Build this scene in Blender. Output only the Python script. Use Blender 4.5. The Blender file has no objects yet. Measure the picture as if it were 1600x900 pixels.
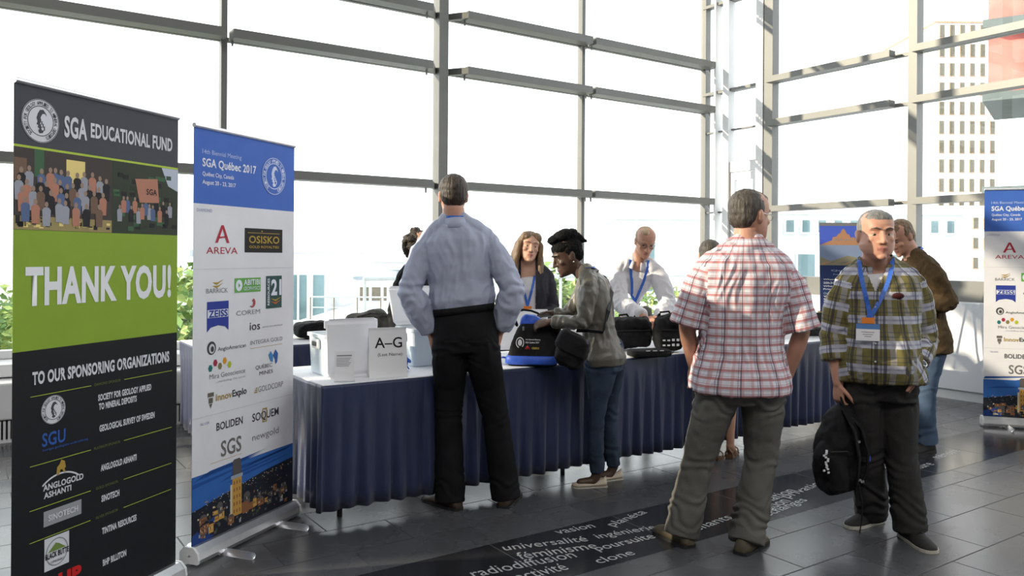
import bpy, bmesh, math, random
import numpy as np
from mathutils import Vector, Matrix, noise
from mathutils.bvhtree import BVHTree
PI = math.pi
SC = bpy.context.scene
COL = SC.collection
# ------------------------------------------------------------ camera, sky, sun, exposure
cam_data = bpy.data.cameras.new('camera'); cam = bpy.data.objects.new('camera', cam_data); COL.objects.link(cam)
cam_data.sensor_width = 36; cam_data.lens = 36*1252/1600; cam_data.shift_y = -50/1600; cam_data.clip_end = 1000
cam.matrix_world = Matrix.Translation((0, 0, 1.43)) @ Matrix.Rotation(PI/2, 4, 'X') @ Matrix.Rotation(0.006, 4, 'Z')
SC.camera = cam
SC.view_settings.view_transform = 'Standard'; SC.view_settings.look = 'None'
SC.view_settings.gamma = 1; SC.view_settings.use_curve_mapping = False
SC.view_settings.exposure = 0.0
W = bpy.data.worlds.new('sky'); SC.world = W; W.use_nodes = True
bgn = W.node_tree.nodes['Background']; bgn.inputs[0].default_value = (0.93, 0.97, 1.0, 1); bgn.inputs[1].default_value = 3.0
def add_light(name, kind, energy, color, mw, **kw):
    d = bpy.data.lights.new(name, kind); d.energy = energy; d.color = color
    for k, v in kw.items(): setattr(d, k, v)
    o = bpy.data.objects.new(name, d); COL.objects.link(o); o.matrix_world = mw
    return o
def aim(frm, direction):
    return Matrix.Translation(frm) @ Vector(direction).to_track_quat('-Z', 'Y').to_matrix().to_4x4()
add_light('sun', 'SUN', 8.0, (1.0, 0.86, 0.66), aim((-30, 4, 12), (1.0, 0.22, -0.33)), angle=0.009)
add_light('added_fill_light', 'AREA', 420, (1.0, 0.97, 0.95), aim((1.5, -3.0, 7.6), (0, 0.25, -1)), shape='RECTANGLE', size=6, size_y=4)  # unseen area light added to brighten the interior

SC.cycles.caustics_reflective = False; SC.cycles.caustics_refractive = False

# ------------------------------------------------------------ helpers
CA, SA = 0.8262, 0.5634                         # the glass walls stand at an angle to the view
ROT = math.atan2(SA, CA)
def B(X, Y, z=0.0): return Vector((X*CA - Y*SA, X*SA + Y*CA, z))
MB_ = Matrix.Rotation(ROT, 4, 'Z')
class MB:
    def __init__(s): s.v = []; s.f = []; s.m = []
    def add(s, vs, fs, mi=0, M=None):
        b = len(s.v)
        s.v += [tuple(M @ Vector(p)) for p in vs] if M else [tuple(p) for p in vs]
        s.f += [tuple(b+i for i in f) for f in fs]; s.m += [mi]*len(fs)
        return s
    def box(s, c, d, mi=0, M=None):
        x, y, z = c; a, b, h = d[0]/2, d[1]/2, d[2]/2
        vs = [(x+i*a, y+j*b, z+k*h) for k in (-1, 1) for j in (-1, 1) for i in (-1, 1)]
        return s.add(vs, [(0,2,3,1),(4,5,7,6),(0,1,5,4),(2,6,7,3),(0,4,6,2),(1,3,7,5)], mi, M)
    def bbox(s, x0, x1, y0, y1, z0, z1, mi=0, M=None):
        return s.box(((x0+x1)/2, (y0+y1)/2, (z0+z1)/2), (x1-x0, y1-y0, z1-z0), mi, M)
    def rbox(s, c, d, r=0.02, mi=0, M=None, p=5.0, nz=10, n=32):   # rounded, slightly bulging box
        rings = []
        for k in range(nz+1):
            t = -1 + 2*k/nz; q = max(0.0, 1-abs(t)**p)**(1/p)
            zz = c[2] + t*d[2]/2
            sx = d[0]/2 - r*(1-q); sy = d[1]/2 - r*(1-q)
            rings.append(ring(Vector((c[0], c[1], zz)), Vector((1,0,0)), Vector((0,1,0)), sx, sy, n, p))
        return s.loft(rings, mi, M)
    def loft(s, rings, mi=0, M=None, cap=True):
        n = len(rings[0]); vs = [p for r in rings for p in r]; fs = []
        for i in range(len(rings)-1):
            for j in range(n):
                k = (j+1) % n
                fs.append((i*n+j, i*n+k, (i+1)*n+k, (i+1)*n+j))
        if cap:
            fs.append(tuple(range(n-1, -1, -1))); fs.append(tuple((len(rings)-1)*n+j for j in range(n)))
        return s.add(vs, fs, mi, M)
    def tube(s, pts, rad, n=12, mi=0, M=None, round_=True, flat=1.0):
        pts = [Vector(p) for p in pts]
        if not hasattr(rad, '__len__'): rad = [rad]*len(pts)
        T = []
        for i in range(len(pts)):
            a = pts[max(i-1, 0)]; b = pts[min(i+1, len(pts)-1)]
            T.append((b-a).normalized() if (b-a).length > 1e-9 else Vector((0,0,1)))
        u = T[0].orthogonal().normalized()
        P2, R2, T2 = list(pts), list(rad), list(T)
        if round_:
            for (e, sg) in ((0, -1), (-1, 1)):
                add = [(pts[e]+T[e]*sg*rad[e]*h, rad[e]*q, T[e]) for h, q in ((0.5, 0.87), (0.82, 0.57), (0.97, 0.2))]
                if e == 0:
                    add = add[::-1]; P2 = [a[0] for a in add]+P2; R2 = [a[1] for a in add]+R2; T2 = [a[2] for a in add]+T2
                else:
                    P2 += [a[0] for a in add]; R2 += [a[1] for a in add]; T2 += [a[2] for a in add]
        rings = []
        for p, r, t in zip(P2, R2, T2):
            u = (u - t*u.dot(t)).normalized(); w = t.cross(u)
            rings.append([p + u*r*math.cos(2*PI*k/n) + w*r*flat*math.sin(2*PI*k/n) for k in range(n)])
        return s.loft(rings, mi, M)
    def ell(s, c, r, M=None, mi=0, nu=20, nv=12, R=None):
        c = Vector(c); rr = r if hasattr(r, '__len__') else (r, r, r)
        rings = []
        for j in range(1, nv):
            a = PI*j/nv
            rg = []
            for i in range(nu):
                b = 2*PI*i/nu
                p = Vector((rr[0]*math.sin(a)*math.cos(b), rr[1]*math.sin(a)*math.sin(b), -rr[2]*math.cos(a)))
                if R: p = R @ p
                rg.append(c+p)
            rings.append(rg)
        return s.loft(rings, mi, M)
    def poly(s, pts, mi=0, M=None): return s.add(pts, [tuple(range(len(pts)))], mi, M)
    def mesh(s, name):
        me = bpy.data.meshes.new(name); me.from_pydata(s.v, [], s.f)
        me.polygons.foreach_set('material_index', s.m); me.update(); return me
    def build(s, name, mats, parent=None, smooth=False, loc=None, bevel=0, rot=0):
        me = s.mesh(name)
        return link(name, me, mats, parent, smooth, loc, bevel, rot)
def link(name, me, mats, parent=None, smooth=False, loc=None, bevel=0, rot=0):
    for m in (mats if isinstance(mats, (list, tuple)) else [mats]): me.materials.append(m)
    bm = bmesh.new(); bm.from_mesh(me); bmesh.ops.recalc_face_normals(bm, faces=bm.faces)
    bm.to_mesh(me); bm.free()
    if smooth: me.polygons.foreach_set('use_smooth', [True]*len(me.polygons))
    me.update()
    o = bpy.data.objects.new(name, me); COL.objects.link(o)
    if parent: o.parent = parent
    if loc is not None: o.location = loc
    if rot: o.rotation_euler.z = rot
    if bevel:
        b = o.modifiers.new('bevel', 'BEVEL'); b.width = bevel; b.segments = 2; b.limit_method = 'ANGLE'
    return o
def ring(c, ax, ay, rx, ry, n=24, p=2.0, ryb=None):
    out = []
    for k in range(n):
        a = 2*PI*k/n; ca, sa = math.cos(a), math.sin(a)
        x = math.copysign(abs(ca)**(2/p), ca); y = math.copysign(abs(sa)**(2/p), sa)
        out.append(c + ax*(rx*x) + ay*((ry if y >= 0 or ryb is None else ryb)*y))
    return out
def tag(o, label, cat, group=None, kind=None):
    o['label'] = label; o['category'] = cat
    if group: o['group'] = group
    if kind: o['kind'] = kind
    return o
def empty(name, loc=(0,0,0), rot=0, label=None, cat=None, group=None):
    o = bpy.data.objects.new(name, None); COL.objects.link(o); o.location = loc; o.rotation_euler.z = rot
    o.empty_display_size = 0.1
    if label: tag(o, label, cat, group)
    return o
def struct(o): o['kind'] = 'structure'; return o
def remesh(mb, vox, smooth=3, fac=0.5):
    me = mb.mesh('tmp'); o = bpy.data.objects.new('tmp', me); COL.objects.link(o)
    bm = bmesh.new(); bm.from_mesh(me); bmesh.ops.recalc_face_normals(bm, faces=bm.faces); bm.to_mesh(me); bm.free()
    r = o.modifiers.new('r', 'REMESH'); r.mode = 'VOXEL'; r.voxel_size = vox; r.use_smooth_shade = True
    if smooth:
        s = o.modifiers.new('s', 'SMOOTH'); s.iterations = smooth; s.factor = fac
    dg = bpy.context.evaluated_depsgraph_get(); ev = o.evaluated_get(dg)
    out = bpy.data.meshes.new_from_object(ev); bpy.data.objects.remove(o); bpy.data.meshes.remove(me)
    return out
def co_np(me):
    a = np.empty(len(me.vertices)*3, np.float32); me.vertices.foreach_get('co', a); return a.reshape(-1, 3)
def no_np(me):
    a = np.empty(len(me.vertices)*3, np.float32); me.vertices.foreach_get('normal', a); return a.reshape(-1, 3)
def displace(me, fn):
    c = co_np(me); n = no_np(me)
    d = np.array([fn(Vector(p)) for p in c.tolist()], np.float32)
    me.vertices.foreach_set('co', (c + n*d[:, None]).ravel()); me.update()

# ------------------------------------------------------------ materials
def nd(nt, t, **kw):
    n = nt.nodes.new(t)
    for k, v in kw.items(): setattr(n, k, v)
    return n
def mat(name, col, rough=0.6, metal=0.0, var=0.12, scale=8.0, bump=0.0, bscale=60.0, spec=0.5, coat=0.0, sheen=0.0, stretch=None, sss=0.0):
    m = bpy.data.materials.new(name); m.use_nodes = True; nt = m.node_tree; b = nt.nodes['Principled BSDF']
    b.inputs['Roughness'].default_value = rough; b.inputs['Metallic'].default_value = metal
    b.inputs['Specular IOR Level'].default_value = spec; b.inputs['Coat Weight'].default_value = coat
    b.inputs['Sheen Weight'].default_value = sheen
    if sss: b.inputs['Subsurface Weight'].default_value = sss; b.inputs['Subsurface Radius'].default_value = (0.012, 0.005, 0.003); b.inputs['Subsurface Scale'].default_value = 1.0
    tc = nd(nt, 'ShaderNodeTexCoord'); src = tc.outputs['Object']
    if stretch:
        mp = nd(nt, 'ShaderNodeMapping'); mp.inputs['Scale'].default_value = stretch; nt.links.new(src, mp.inputs['Vector']); src = mp.outputs[0]
    nz = nd(nt, 'ShaderNodeTexNoise'); nz.inputs['Scale'].default_value = scale; nz.inputs['Detail'].default_value = 4
    nt.links.new(src, nz.inputs['Vector'])
    rp = nd(nt, 'ShaderNodeValToRGB'); c = Vector(col[:3])
    rp.color_ramp.elements[0].position = 0.3; rp.color_ramp.elements[1].position = 0.7
    rp.color_ramp.elements[0].color = (*(c*(1-var)), 1); rp.color_ramp.elements[1].color = (*[min(1, x*(1+var)) for x in c], 1)
    nt.links.new(nz.outputs['Fac'], rp.inputs['Fac']); nt.links.new(rp.outputs[0], b.inputs['Base Color'])
    if bump:
        n2 = nd(nt, 'ShaderNodeTexNoise'); n2.inputs['Scale'].default_value = bscale; n2.inputs['Detail'].default_value = 3
        nt.links.new(src, n2.inputs['Vector'])
        bp = nd(nt, 'ShaderNodeBump'); bp.inputs['Strength'].default_value = bump; bp.inputs['Distance'].default_value = 0.01
        nt.links.new(n2.outputs['Fac'], bp.inputs['Height']); nt.links.new(bp.outputs[0], b.inputs['Normal'])
    return m
_ink = {}
def ink(col, rough=0.55):
    k = tuple(round(x, 3) for x in col)+(rough,)
    if k not in _ink: _ink[k] = mat('ink_%d' % len(_ink), col, rough, var=0.03, spec=0.18)
    return _ink[k]
def glass_mat():
    m = bpy.data.materials.new('window_glass'); m.use_nodes = True; nt = m.node_tree; nt.nodes.clear()
    o = nd(nt, 'ShaderNodeOutputMaterial'); mx = nd(nt, 'ShaderNodeMixShader'); t = nd(nt, 'ShaderNodeBsdfTransparent'); g = nd(nt, 'ShaderNodeBsdfGlossy')
    t.inputs[0].default_value = (0.97, 0.985, 0.98, 1); g.inputs['Roughness'].default_value = 0.0
    lw = nd(nt, 'ShaderNodeLayerWeight'); lw.inputs[0].default_value = 0.5
    pw = nd(nt, 'ShaderNodeMath', operation='POWER'); pw.inputs[1].default_value = 5.0
    f = nd(nt, 'ShaderNodeMath', operation='MULTIPLY_ADD'); f.inputs[1].default_value = 0.7; f.inputs[2].default_value = 0.02
    nt.links.new(lw.outputs['Facing'], pw.inputs[0]); nt.links.new(pw.outputs[0], f.inputs[0])
    nt.links.new(f.outputs[0], mx.inputs[0]); nt.links.new(t.outputs[0], mx.inputs[1]); nt.links.new(g.outputs[0], mx.inputs[2]); nt.links.new(mx.outputs[0], o.inputs[0])
    return m
def slate_mat(name, dark, light, bw, rh, mortar, rough, off=0.5, shift=(0, 0, 0), mc=(0.04, 0.04, 0.042), spec=0.5):
    m = bpy.data.materials.new(name); m.use_nodes = True; nt = m.node_tree; b = nt.nodes['Principled BSDF']
    b.inputs['Specular IOR Level'].default_value = spec
    tc = nd(nt, 'ShaderNodeTexCoord'); mp = nd(nt, 'ShaderNodeMapping'); mp.inputs['Location'].default_value = shift
    nt.links.new(tc.outputs['Object'], mp.inputs[0])
    br = nd(nt, 'ShaderNodeTexBrick'); br.offset = off; br.inputs['Scale'].default_value = 1; br.inputs['Brick Width'].default_value = bw; br.inputs['Row Height'].default_value = rh
    br.inputs['Mortar Size'].default_value = mortar; br.inputs['Mortar Smooth'].default_value = 0.1; br.inputs['Bias'].default_value = 0
    br.inputs['Color1'].default_value = (*dark, 1); br.inputs['Color2'].default_value = (*light, 1); br.inputs['Mortar'].default_value = (*mc, 1)
    nt.links.new(mp.outputs[0], br.inputs['Vector'])
    nz = nd(nt, 'ShaderNodeTexNoise'); nz.inputs['Scale'].default_value = 3; nz.inputs['Detail'].default_value = 3; nt.links.new(tc.outputs['Object'], nz.inputs['Vector'])
    mx = nd(nt, 'ShaderNodeMix', data_type='RGBA', blend_type='MULTIPLY'); mx.inputs[0].default_value = 0.35
    nt.links.new(br.outputs['Color'], mx.inputs[6]); nt.links.new(nz.outputs['Fac'], mx.inputs[7]); nt.links.new(mx.outputs[2], b.inputs['Base Color'])
    rr = nd(nt, 'ShaderNodeMapRange'); rr.inputs[3].default_value = rough-0.05; rr.inputs[4].default_value = rough+0.09
    nt.links.new(nz.outputs['Fac'], rr.inputs[0]); mr = nd(nt, 'ShaderNodeMix'); nt.links.new(br.outputs['Fac'], mr.inputs[0]); nt.links.new(rr.outputs[0], mr.inputs[2]); mr.inputs[3].default_value = 0.75; nt.links.new(mr.outputs[0], b.inputs['Roughness'])
    bp = nd(nt, 'ShaderNodeBump'); bp.inputs['Strength'].default_value = 0.25; bp.inputs['Distance'].default_value = 0.003; bp.invert = True
    nt.links.new(br.outputs['Fac'], bp.inputs['Height']); nt.links.new(bp.outputs[0], b.inputs['Normal'])
    return m
def plaid_mat(name, base, bands, rough=0.8):
    # bands: (axis 0/1, period, offset, width, colour, strength)
    m = bpy.data.materials.new(name); m.use_nodes = True; nt = m.node_tree; b = nt.nodes['Principled BSDF']; b.inputs['Roughness'].default_value = rough
    b.inputs['Specular IOR Level'].default_value = 0.2
    uv = nd(nt, 'ShaderNodeUVMap'); uv.uv_map = 'cloth'; sx = nd(nt, 'ShaderNodeSeparateXYZ'); nt.links.new(uv.outputs[0], sx.inputs[0])
    cur = None
    for ax, per, off, wid, col, st in bands:
        a = nd(nt, 'ShaderNodeMath', operation='ADD'); a.inputs[1].default_value = off+10*per; nt.links.new(sx.outputs[ax], a.inputs[0])
        d = nd(nt, 'ShaderNodeMath', operation='DIVIDE'); d.inputs[1].default_value = per; nt.links.new(a.outputs[0], d.inputs[0])
        f = nd(nt, 'ShaderNodeMath', operation='FRACT'); nt.links.new(d.outputs[0], f.inputs[0])
        l = nd(nt, 'ShaderNodeMath', operation='LESS_THAN'); l.inputs[1].default_value = wid/per; nt.links.new(f.outputs[0], l.inputs[0])
        k = nd(nt, 'ShaderNodeMath', operation='MULTIPLY'); k.inputs[1].default_value = st; nt.links.new(l.outputs[0], k.inputs[0])
        mx = nd(nt, 'ShaderNodeMix', data_type='RGBA'); nt.links.new(k.outputs[0], mx.inputs[0])
        if cur is None: mx.inputs[6].default_value = (*base, 1)
        else: nt.links.new(cur, mx.inputs[6])
        mx.inputs[7].default_value = (*col, 1); cur = mx.outputs[2]
    nt.links.new(cur, b.inputs['Base Color'])
    return m
FRAME = mat('frame_grey_metal', (0.155, 0.155, 0.145), 0.45, 0.2, 0.06, 3)
WHITEF = mat('white_painted_frame', (0.72, 0.72, 0.72), 0.45, 0, 0.04, 3)
GLASS = glass_mat()
PLASTER = mat('white_plaster', (0.74, 0.75, 0.78), 0.6, 0, 0.03, 2)
WALLG = mat('hall_wall_grey', (0.36, 0.35, 0.34), 0.8, 0, 0.06, 1)
ALU = mat('aluminium', (0.62, 0.63, 0.65), 0.32, 0.85, 0.05, 20)
WHITE = mat('white_plastic', (0.80, 0.81, 0.84), 0.35, 0, 0.02, 5)
PAPER = mat('white_paper', (0.82, 0.82, 0.84), 0.7, 0, 0.02, 5)
CLOTHW = mat('white_tablecloth', (0.78, 0.79, 0.82), 0.8, 0, 0.03, 6, 0.1, 80)
NAVY = mat('navy_satin', (0.017, 0.027, 0.080), 0.40, 0, 0.15, 3, 0.06, 200, spec=0.6, sheen=0.2)
BLACKF = mat('black_fabric', (0.009, 0.009, 0.010), 0.75, 0, 0.3, 30, 0.3, 250, spec=0.18)
BLUEF = mat('blue_nylon', (0.03, 0.10, 0.55), 0.5, 0, 0.15, 20, 0.15, 120)
LANY = mat('lanyard_blue', (0.03, 0.13, 0.55), 0.5, 0, 0.25, 120)
STEEL = mat('brushed_steel', (0.5, 0.5, 0.5), 0.3, 1.0, 0.05, 30)
DARKM = mat('dark_metal', (0.03, 0.03, 0.03), 0.4, 0.5, 0.1, 10)
WOOD = mat('easel_wood', (0.35, 0.22, 0.10), 0.5, 0, 0.3, 14, stretch=(1, 1, 0.15))

# writing: a text made into a mesh and fitted to a box u0..u1, v0..v1 of a plane
def text(s, u0, u1, v0, v1, m, parent, y=-0.0015, bold=0.0, name='lettering', M=None, align_h=False):
    cu = bpy.data.curves.new('t', 'FONT'); cu.body = s; cu.size = 1; cu.offset = bold; cu.resolution_u = 3; cu.space_line = 0.8; cu.space_character = 1.0+1.6*bold
    o = bpy.data.objects.new('t', cu); COL.objects.link(o)
    dg = bpy.context.evaluated_depsgraph_get()
    me = bpy.data.meshes.new_from_object(o.evaluated_get(dg)); bpy.data.objects.remove(o); bpy.data.curves.remove(cu)
    c = co_np(me)
    if len(c) == 0: return None
    lo = c.min(0); hi = c.max(0); sx = (u1-u0)/(hi[0]-lo[0]); sz = (v1-v0)/(hi[1]-lo[1])
    out = np.stack([u0+(c[:, 0]-lo[0])*sx, np.full(len(c), y), v0+(c[:, 1]-lo[1])*sz], 1)
    if M is not None: out = np.array([tuple(M @ Vector(p)) for p in out])
    me.vertices.foreach_set('co', out.astype(np.float32).ravel()); me.update()
    ob = link(name, me, m, parent); return ob
def disc(mb, u, v, r, y, mi=0, n=40, ry=None, r0=0, a0=0, a1=2*PI):
    ry = ry or r
    if r0 == 0: mb.poly([(u+r*math.cos(2*PI*k/n), y, v+ry*math.sin(2*PI*k/n)) for k in range(n)], mi)
    else:
        q = r0/r
        for k in range(n):
            a = a0+(a1-a0)*k/n; b = a0+(a1-a0)*(k+1)/n
            mb.poly([(u+r*math.cos(a), y, v+ry*math.sin(a)), (u+r*math.cos(b), y, v+ry*math.sin(b)), (u+q*r*math.cos(b), y, v+q*ry*math.sin(b)), (u+q*r*math.cos(a), y, v+q*ry*math.sin(a))], mi)
def rect(mb, u0, u1, v0, v1, y, mi=0): mb.poly([(u0, y, v0), (u1, y, v0), (u1, y, v1), (u0, y, v1)], mi)
FLOORW = [
  ('vasion', 2.526, 3.262, 0.233, 0.066, -0.10), ('universalité', 2.168, 3.225, 0.443, 0.075, -0.28), ('féminisme', 2.168, 3.09, 0.415, 0.085, -0.22), ('radiodiffusion', 1.876, 3.03, 0.539, 0.085, -0.119), ('radioactivité', 1.839, 2.90, 0.449, 0.085, -0.065),
  ('planéta', 2.846, 3.175, 0.321, 0.085, 0.22), ('ingénierie', 2.654, 3.08, 0.361, 0.085, -0.16), ('poursuite', 2.543, 2.95, 0.370, 0.085, -0.057), ('clone', 2.445, 2.845, 0.224, 0.065, -0.027), ('stupéfiants', 2.941, 2.855, 0.556, 0.095, 0.108),
  ('aliénation', 3.707, 2.98, 0.513, 0.085, 0.16), ('éducation', 3.562, 2.88, 0.450, 0.085, 0.16), ('privation', 4.049, 2.98, 0.512, 0.085, 0.16), ('échanges', 3.674, 2.83, 0.442, 0.085, 0.14),
  ('histoire', 5.0, 3.05, 0.35, 0.075, 0.1), ('culture', 5.25, 2.92, 0.32, 0.075, 0.05), ('mémoire', 5.75, 3.0, 0.36, 0.075, 0.08)]

# ------------------------------------------------------------ the room
XR, YG, ZC = 8.6, 7.8, 8.4
SLATE = slate_mat('slate_tiles', (0.072, 0.075, 0.081), (0.098, 0.102, 0.110), 0.66, 0.335, 0.004, 0.25, shift=(0.1, 0.06, 0), spec=0.62)
BAND = slate_mat('polished_black_tiles', (0.022, 0.023, 0.026), (0.028, 0.029, 0.032), 0.8, 5.0, 0.003, 0.16, off=0, shift=(0.25, 0.8, 0), mc=(0.06, 0.06, 0.062))
def bstruct(name, mb, m, **k):
    o = mb.build(name, m, None, rot=ROT, **k); return struct(o)
bstruct('floor', MB().bbox(-13.2, XR+0.3, -7, YG+0.3, -0.25, 0), SLATE)
band = bstruct('trim_1', MB().bbox(-7, XR-0.35, 2.80, 3.335, 0.0002, 0.0012), BAND)
bstruct('ceiling', MB().bbox(-13.5, XR+0.3, -7.3, YG+0.3, ZC, ZC+0.3), WALLG)
bstruct('wall_back', MB().bbox(-13.5, XR+0.3, -7.3, -7, -0.25, ZC), WALLG)
bstruct('wall_left', MB().bbox(-13.5, -13.2, -7, YG+0.3, -0.25, ZC), WALLG)
# words let into the polished band (baseline start, baseline end on the floor, height, squeeze)
FW = mat('inlaid_white_letters', (0.40, 0.41, 0.42), 0.35, 0, 0.06, 20)
def floor_word(s, X, Y, length, h, ang):
    M = Matrix.Translation((X, Y, 0.0016)) @ Matrix.Rotation(ang, 4, 'Z') @ Matrix.Rotation(-PI/2, 4, 'X')
    text(s, 0, length, 0, h, FW, band, y=0, bold=0.002, name='inlaid_word', M=M)
for wd in FLOORW: floor_word(*wd)
# posts and transoms of the left glass wall
tn = [1]
def trim(mb, m=None, **k):
    tn[0] += 1; return bstruct('trim_%d' % tn[0], mb, m or FRAME, **k)
postsL = [(-13.2, .11), (-11.0, .05), (-8.9, .11), (-6.75, .05), (-4.55, .11), (-2.4, .05), (-0.2, .11), (2.0, .055), (4.33, .115), (6.35, .05), (8.6, .10)]
ZL = [2.18, 3.45, 4.06, 5.35]
sill = 0.56
for x, w in postsL: trim(MB().bbox(x-w/2, x+w/2, YG-(0.10 if w > .1 else 0.05), YG+0.04, 0 if x > 8 else sill, ZC))
for i in range(len(postsL)-1):
    x0 = postsL[i][0]+postsL[i][1]/2; x1 = postsL[i+1][0]-postsL[i+1][1]/2
    for z in ZL:
        e0 = 0.16 if postsL[i][1] > .1 else 0.0; e1 = 0.16 if postsL[i+1][1] > .1 else 0.0
        mb = MB().bbox(x0+e0, x1-e1, YG-0.26, YG-0.10, z-0.025, z+0.06)           # deep blade standing inside the glass
        mb.bbox(x0, x1, YG-0.02, YG+0.03, z-0.01, z+0.03)
        for sx, e, dr in ((x0, e0, 1), (x1, e1, -1)):                                # tapered end brackets
            if e: mb.add([(sx+dr*e, YG-0.26, z-0.02), (sx+dr*e, YG-0.10, z-0.02), (sx, YG-0.02, z-0.02), (sx+dr*e, YG-0.26, z+0.05), (sx+dr*e, YG-0.10, z+0.05), (sx, YG-0.02, z+0.05)],
                          [(0,1,2),(5,4,3),(0,3,4,1),(1,4,5,2),(2,5,3,0)])
            mb.bbox(sx+dr*(e+.02)-0.008, sx+dr*(e+.02)+0.008, YG-0.15, YG-0.135, z-0.075, z-0.02)
        trim(mb)
# panes
wn = [0]
def pane(mb):
    wn[0] += 1; return bstruct('window_%d' % wn[0], mb, GLASS)
for i in range(len(postsL)-1):
    zz = [sill+0.04]+ZL+[ZC]
    for a, b in zip(zz[:-1], zz[1:]): pane(MB().bbox(postsL[i][0], postsL[i+1][0], YG, YG+0.012, a, b))
# low sill with heater along the left glass wall
trim(MB().bbox(-13.2, 8.3, YG-0.42, YG+0.05, 0.46, sill).bbox(-13.2, 8.3, YG-0.05, YG+0.05, sill, sill+.07), WHITEF, bevel=0.01)
trim(MB().bbox(-13.2, 8.3, YG-0.12, YG+0.3, -0.25, 0.5), PLASTER)
def heater(x0, x1, lab):
    r = empty('convector_heater', B((x0+x1)/2, YG-0.4, 0), ROT, lab, 'heater', 'heaters under the left window')
    w = (x1-x0)/2
    MB().bbox(-w, w, -0.28, 0.25, 0.17, 0.45).build('casing', WHITEF, r, bevel=0.015)
    g = MB().bbox(-w, w, -0.24, 0.25, 0.0, 0.17).build('base', DARKM, r)
    mb = MB()
    for k in range(int(2*w/0.03)): mb.bbox(-w+k*0.03, -w+k*0.03+0.016, -0.27, -0.24, 0.02, 0.16)
    mb.bbox(-w, w, -0.275, -0.24, 0.0, 0.02); mb.build('grille', WHITEF, r)
heater(-4.4, -0.25, 'white convector heater at the left picture edge behind the dark banner')
heater(-0.15, 4.2, 'white convector heater under the window behind the navy skirted back table')
# right glass wall: corner bay with a door, parapet
ZR = [2.04, 3.13, 3.68, 4.9]
for y, w, m, z0 in ((7.55, .03, WHITEF, 0), (7.36, .10, WHITEF, 0), (6.80, .11, WHITEF, 0), (6.66, .13, FRAME, 0), (4.76, .10, FRAME, .99), (2.85, .10, FRAME, .99), (0.95, .10, FRAME, .99), (-0.95, .1, FRAME, .99), (-2.85, .1, FRAME, .99), (-4.8, .1, FRAME, .99), (-6.9, .1, FRAME, .99)):
    trim(MB().bbox(XR-0.09, XR+0.04, y-w/2, y+w/2, z0, ZC), m)
yr = [6.66, 4.76, 2.85, 0.95, -0.95, -2.85, -4.8, -6.9]
for a, b in zip(yr[:-1], yr[1:]):
    for z in ZR:
        mb = MB().bbox(XR-0.22, XR-0.10, b+0.19, a-0.06, z-0.03, z+0.045)
        mb.bbox(XR-0.02, XR+0.03, b, a, z-0.012, z+0.03); trim(mb)
    for z0, z1 in zip([1.2]+ZR, ZR+[ZC]): pane(MB().bbox(XR, XR+0.012, b, a, z0, z1))
    trim(MB().bbox(XR-0.16, XR+0.08, b, a, 0.99, 1.2))
for z in (3.68, 4.9): trim(MB().bbox(XR-0.06, XR+0.05, 6.7, 7.8, z, z+0.04))
for z in (3.15, 2.04): trim(MB().bbox(XR-0.03, XR+0.03, 6.8, 7.8, z, z+0.02))
trim(MB().bbox(XR-0.06, XR+0.05, 6.8, 7.36, 2.58, 2.72), WHITEF)
pane(MB().bbox(XR, XR+0.012, 7.36, 7.8, 0.05, ZC)); pane(MB().bbox(XR, XR+0.012, 6.7, 7.36, 2.7, ZC))
dr = struct(MB().bbox(XR-0.03, XR-0.018, 6.9, 7.26, 0.12, 2.5).build('door_1', GLASS, None, rot=ROT))
mb = MB()
for y0, y1, z0, z1 in ((6.86, 6.93, .02, 2.57), (7.23, 7.30, .02, 2.57), (6.93, 7.23, .02, .16), (6.93, 7.23, 2.47, 2.57)): mb.bbox(XR-0.05, XR, y0, y1, z0, z1)
mb.build('door_frame', WHITEF, dr)
MB().tube([(XR-0.05, 7.19, 1.0), (XR-0.09, 7.19, 1.0), (XR-0.09, 7.10, 1.0)], 0.009).build('door_handle', STEEL, dr)
bstruct('wall_right', MB().bbox(8.28, XR+0.25, -7, 6.45, 0.10, 0.99), PLASTER, bevel=0.008)
bstruct('baseboard_right', MB().bbox(8.31, XR+0.25, -7, 6.45, 0.0, 0.10), WHITEF)

# ------------------------------------------------------------ outside
GROUND = mat('town_ground', (0.35, 0.36, 0.33), 0.9, 0, 0.3, 0.1)
gb = MB().bbox(-300, 300, 9, 500, -13.5, -13).build('ground', GROUND, None); struct(gb)
TERR = mat('terrace_concrete', (0.62, 0.62, 0.62), 0.8, 0, 0.06, 1.0)
RAILM = mat('rail_metal', (0.45, 0.5, 0.5), 0.4, 0.3, 0.05)
WB = mat('pale_render', (0.72, 0.74, 0.76), 0.7, 0, 0.05, 0.4)
WBB = mat('blue_grey_render', (0.30, 0.35, 0.40), 0.7, 0, 0.05, 0.4)
WIN = mat('far_window', (0.16, 0.26, 0.28), 0.15, 0, 0.3, 0.4)
BRK = mat('tan_brick_and_window_shade', (0.42, 0.27, 0.18), 0.8, 0, 0.2, 3.0)  # brick tone, also painted on tower window sides as their shadow
BRKD = mat('window_reveal', (0.16, 0.14, 0.10), 0.6, 0, 0.2, 3.0)
REDP = mat('red_cladding', (0.62, 0.16, 0.13), 0.55, 0, 0.2, 1.5)
GRYC = mat('grey_column', (0.09, 0.11, 0.105), 0.6, 0, 0.08, 2)
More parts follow.
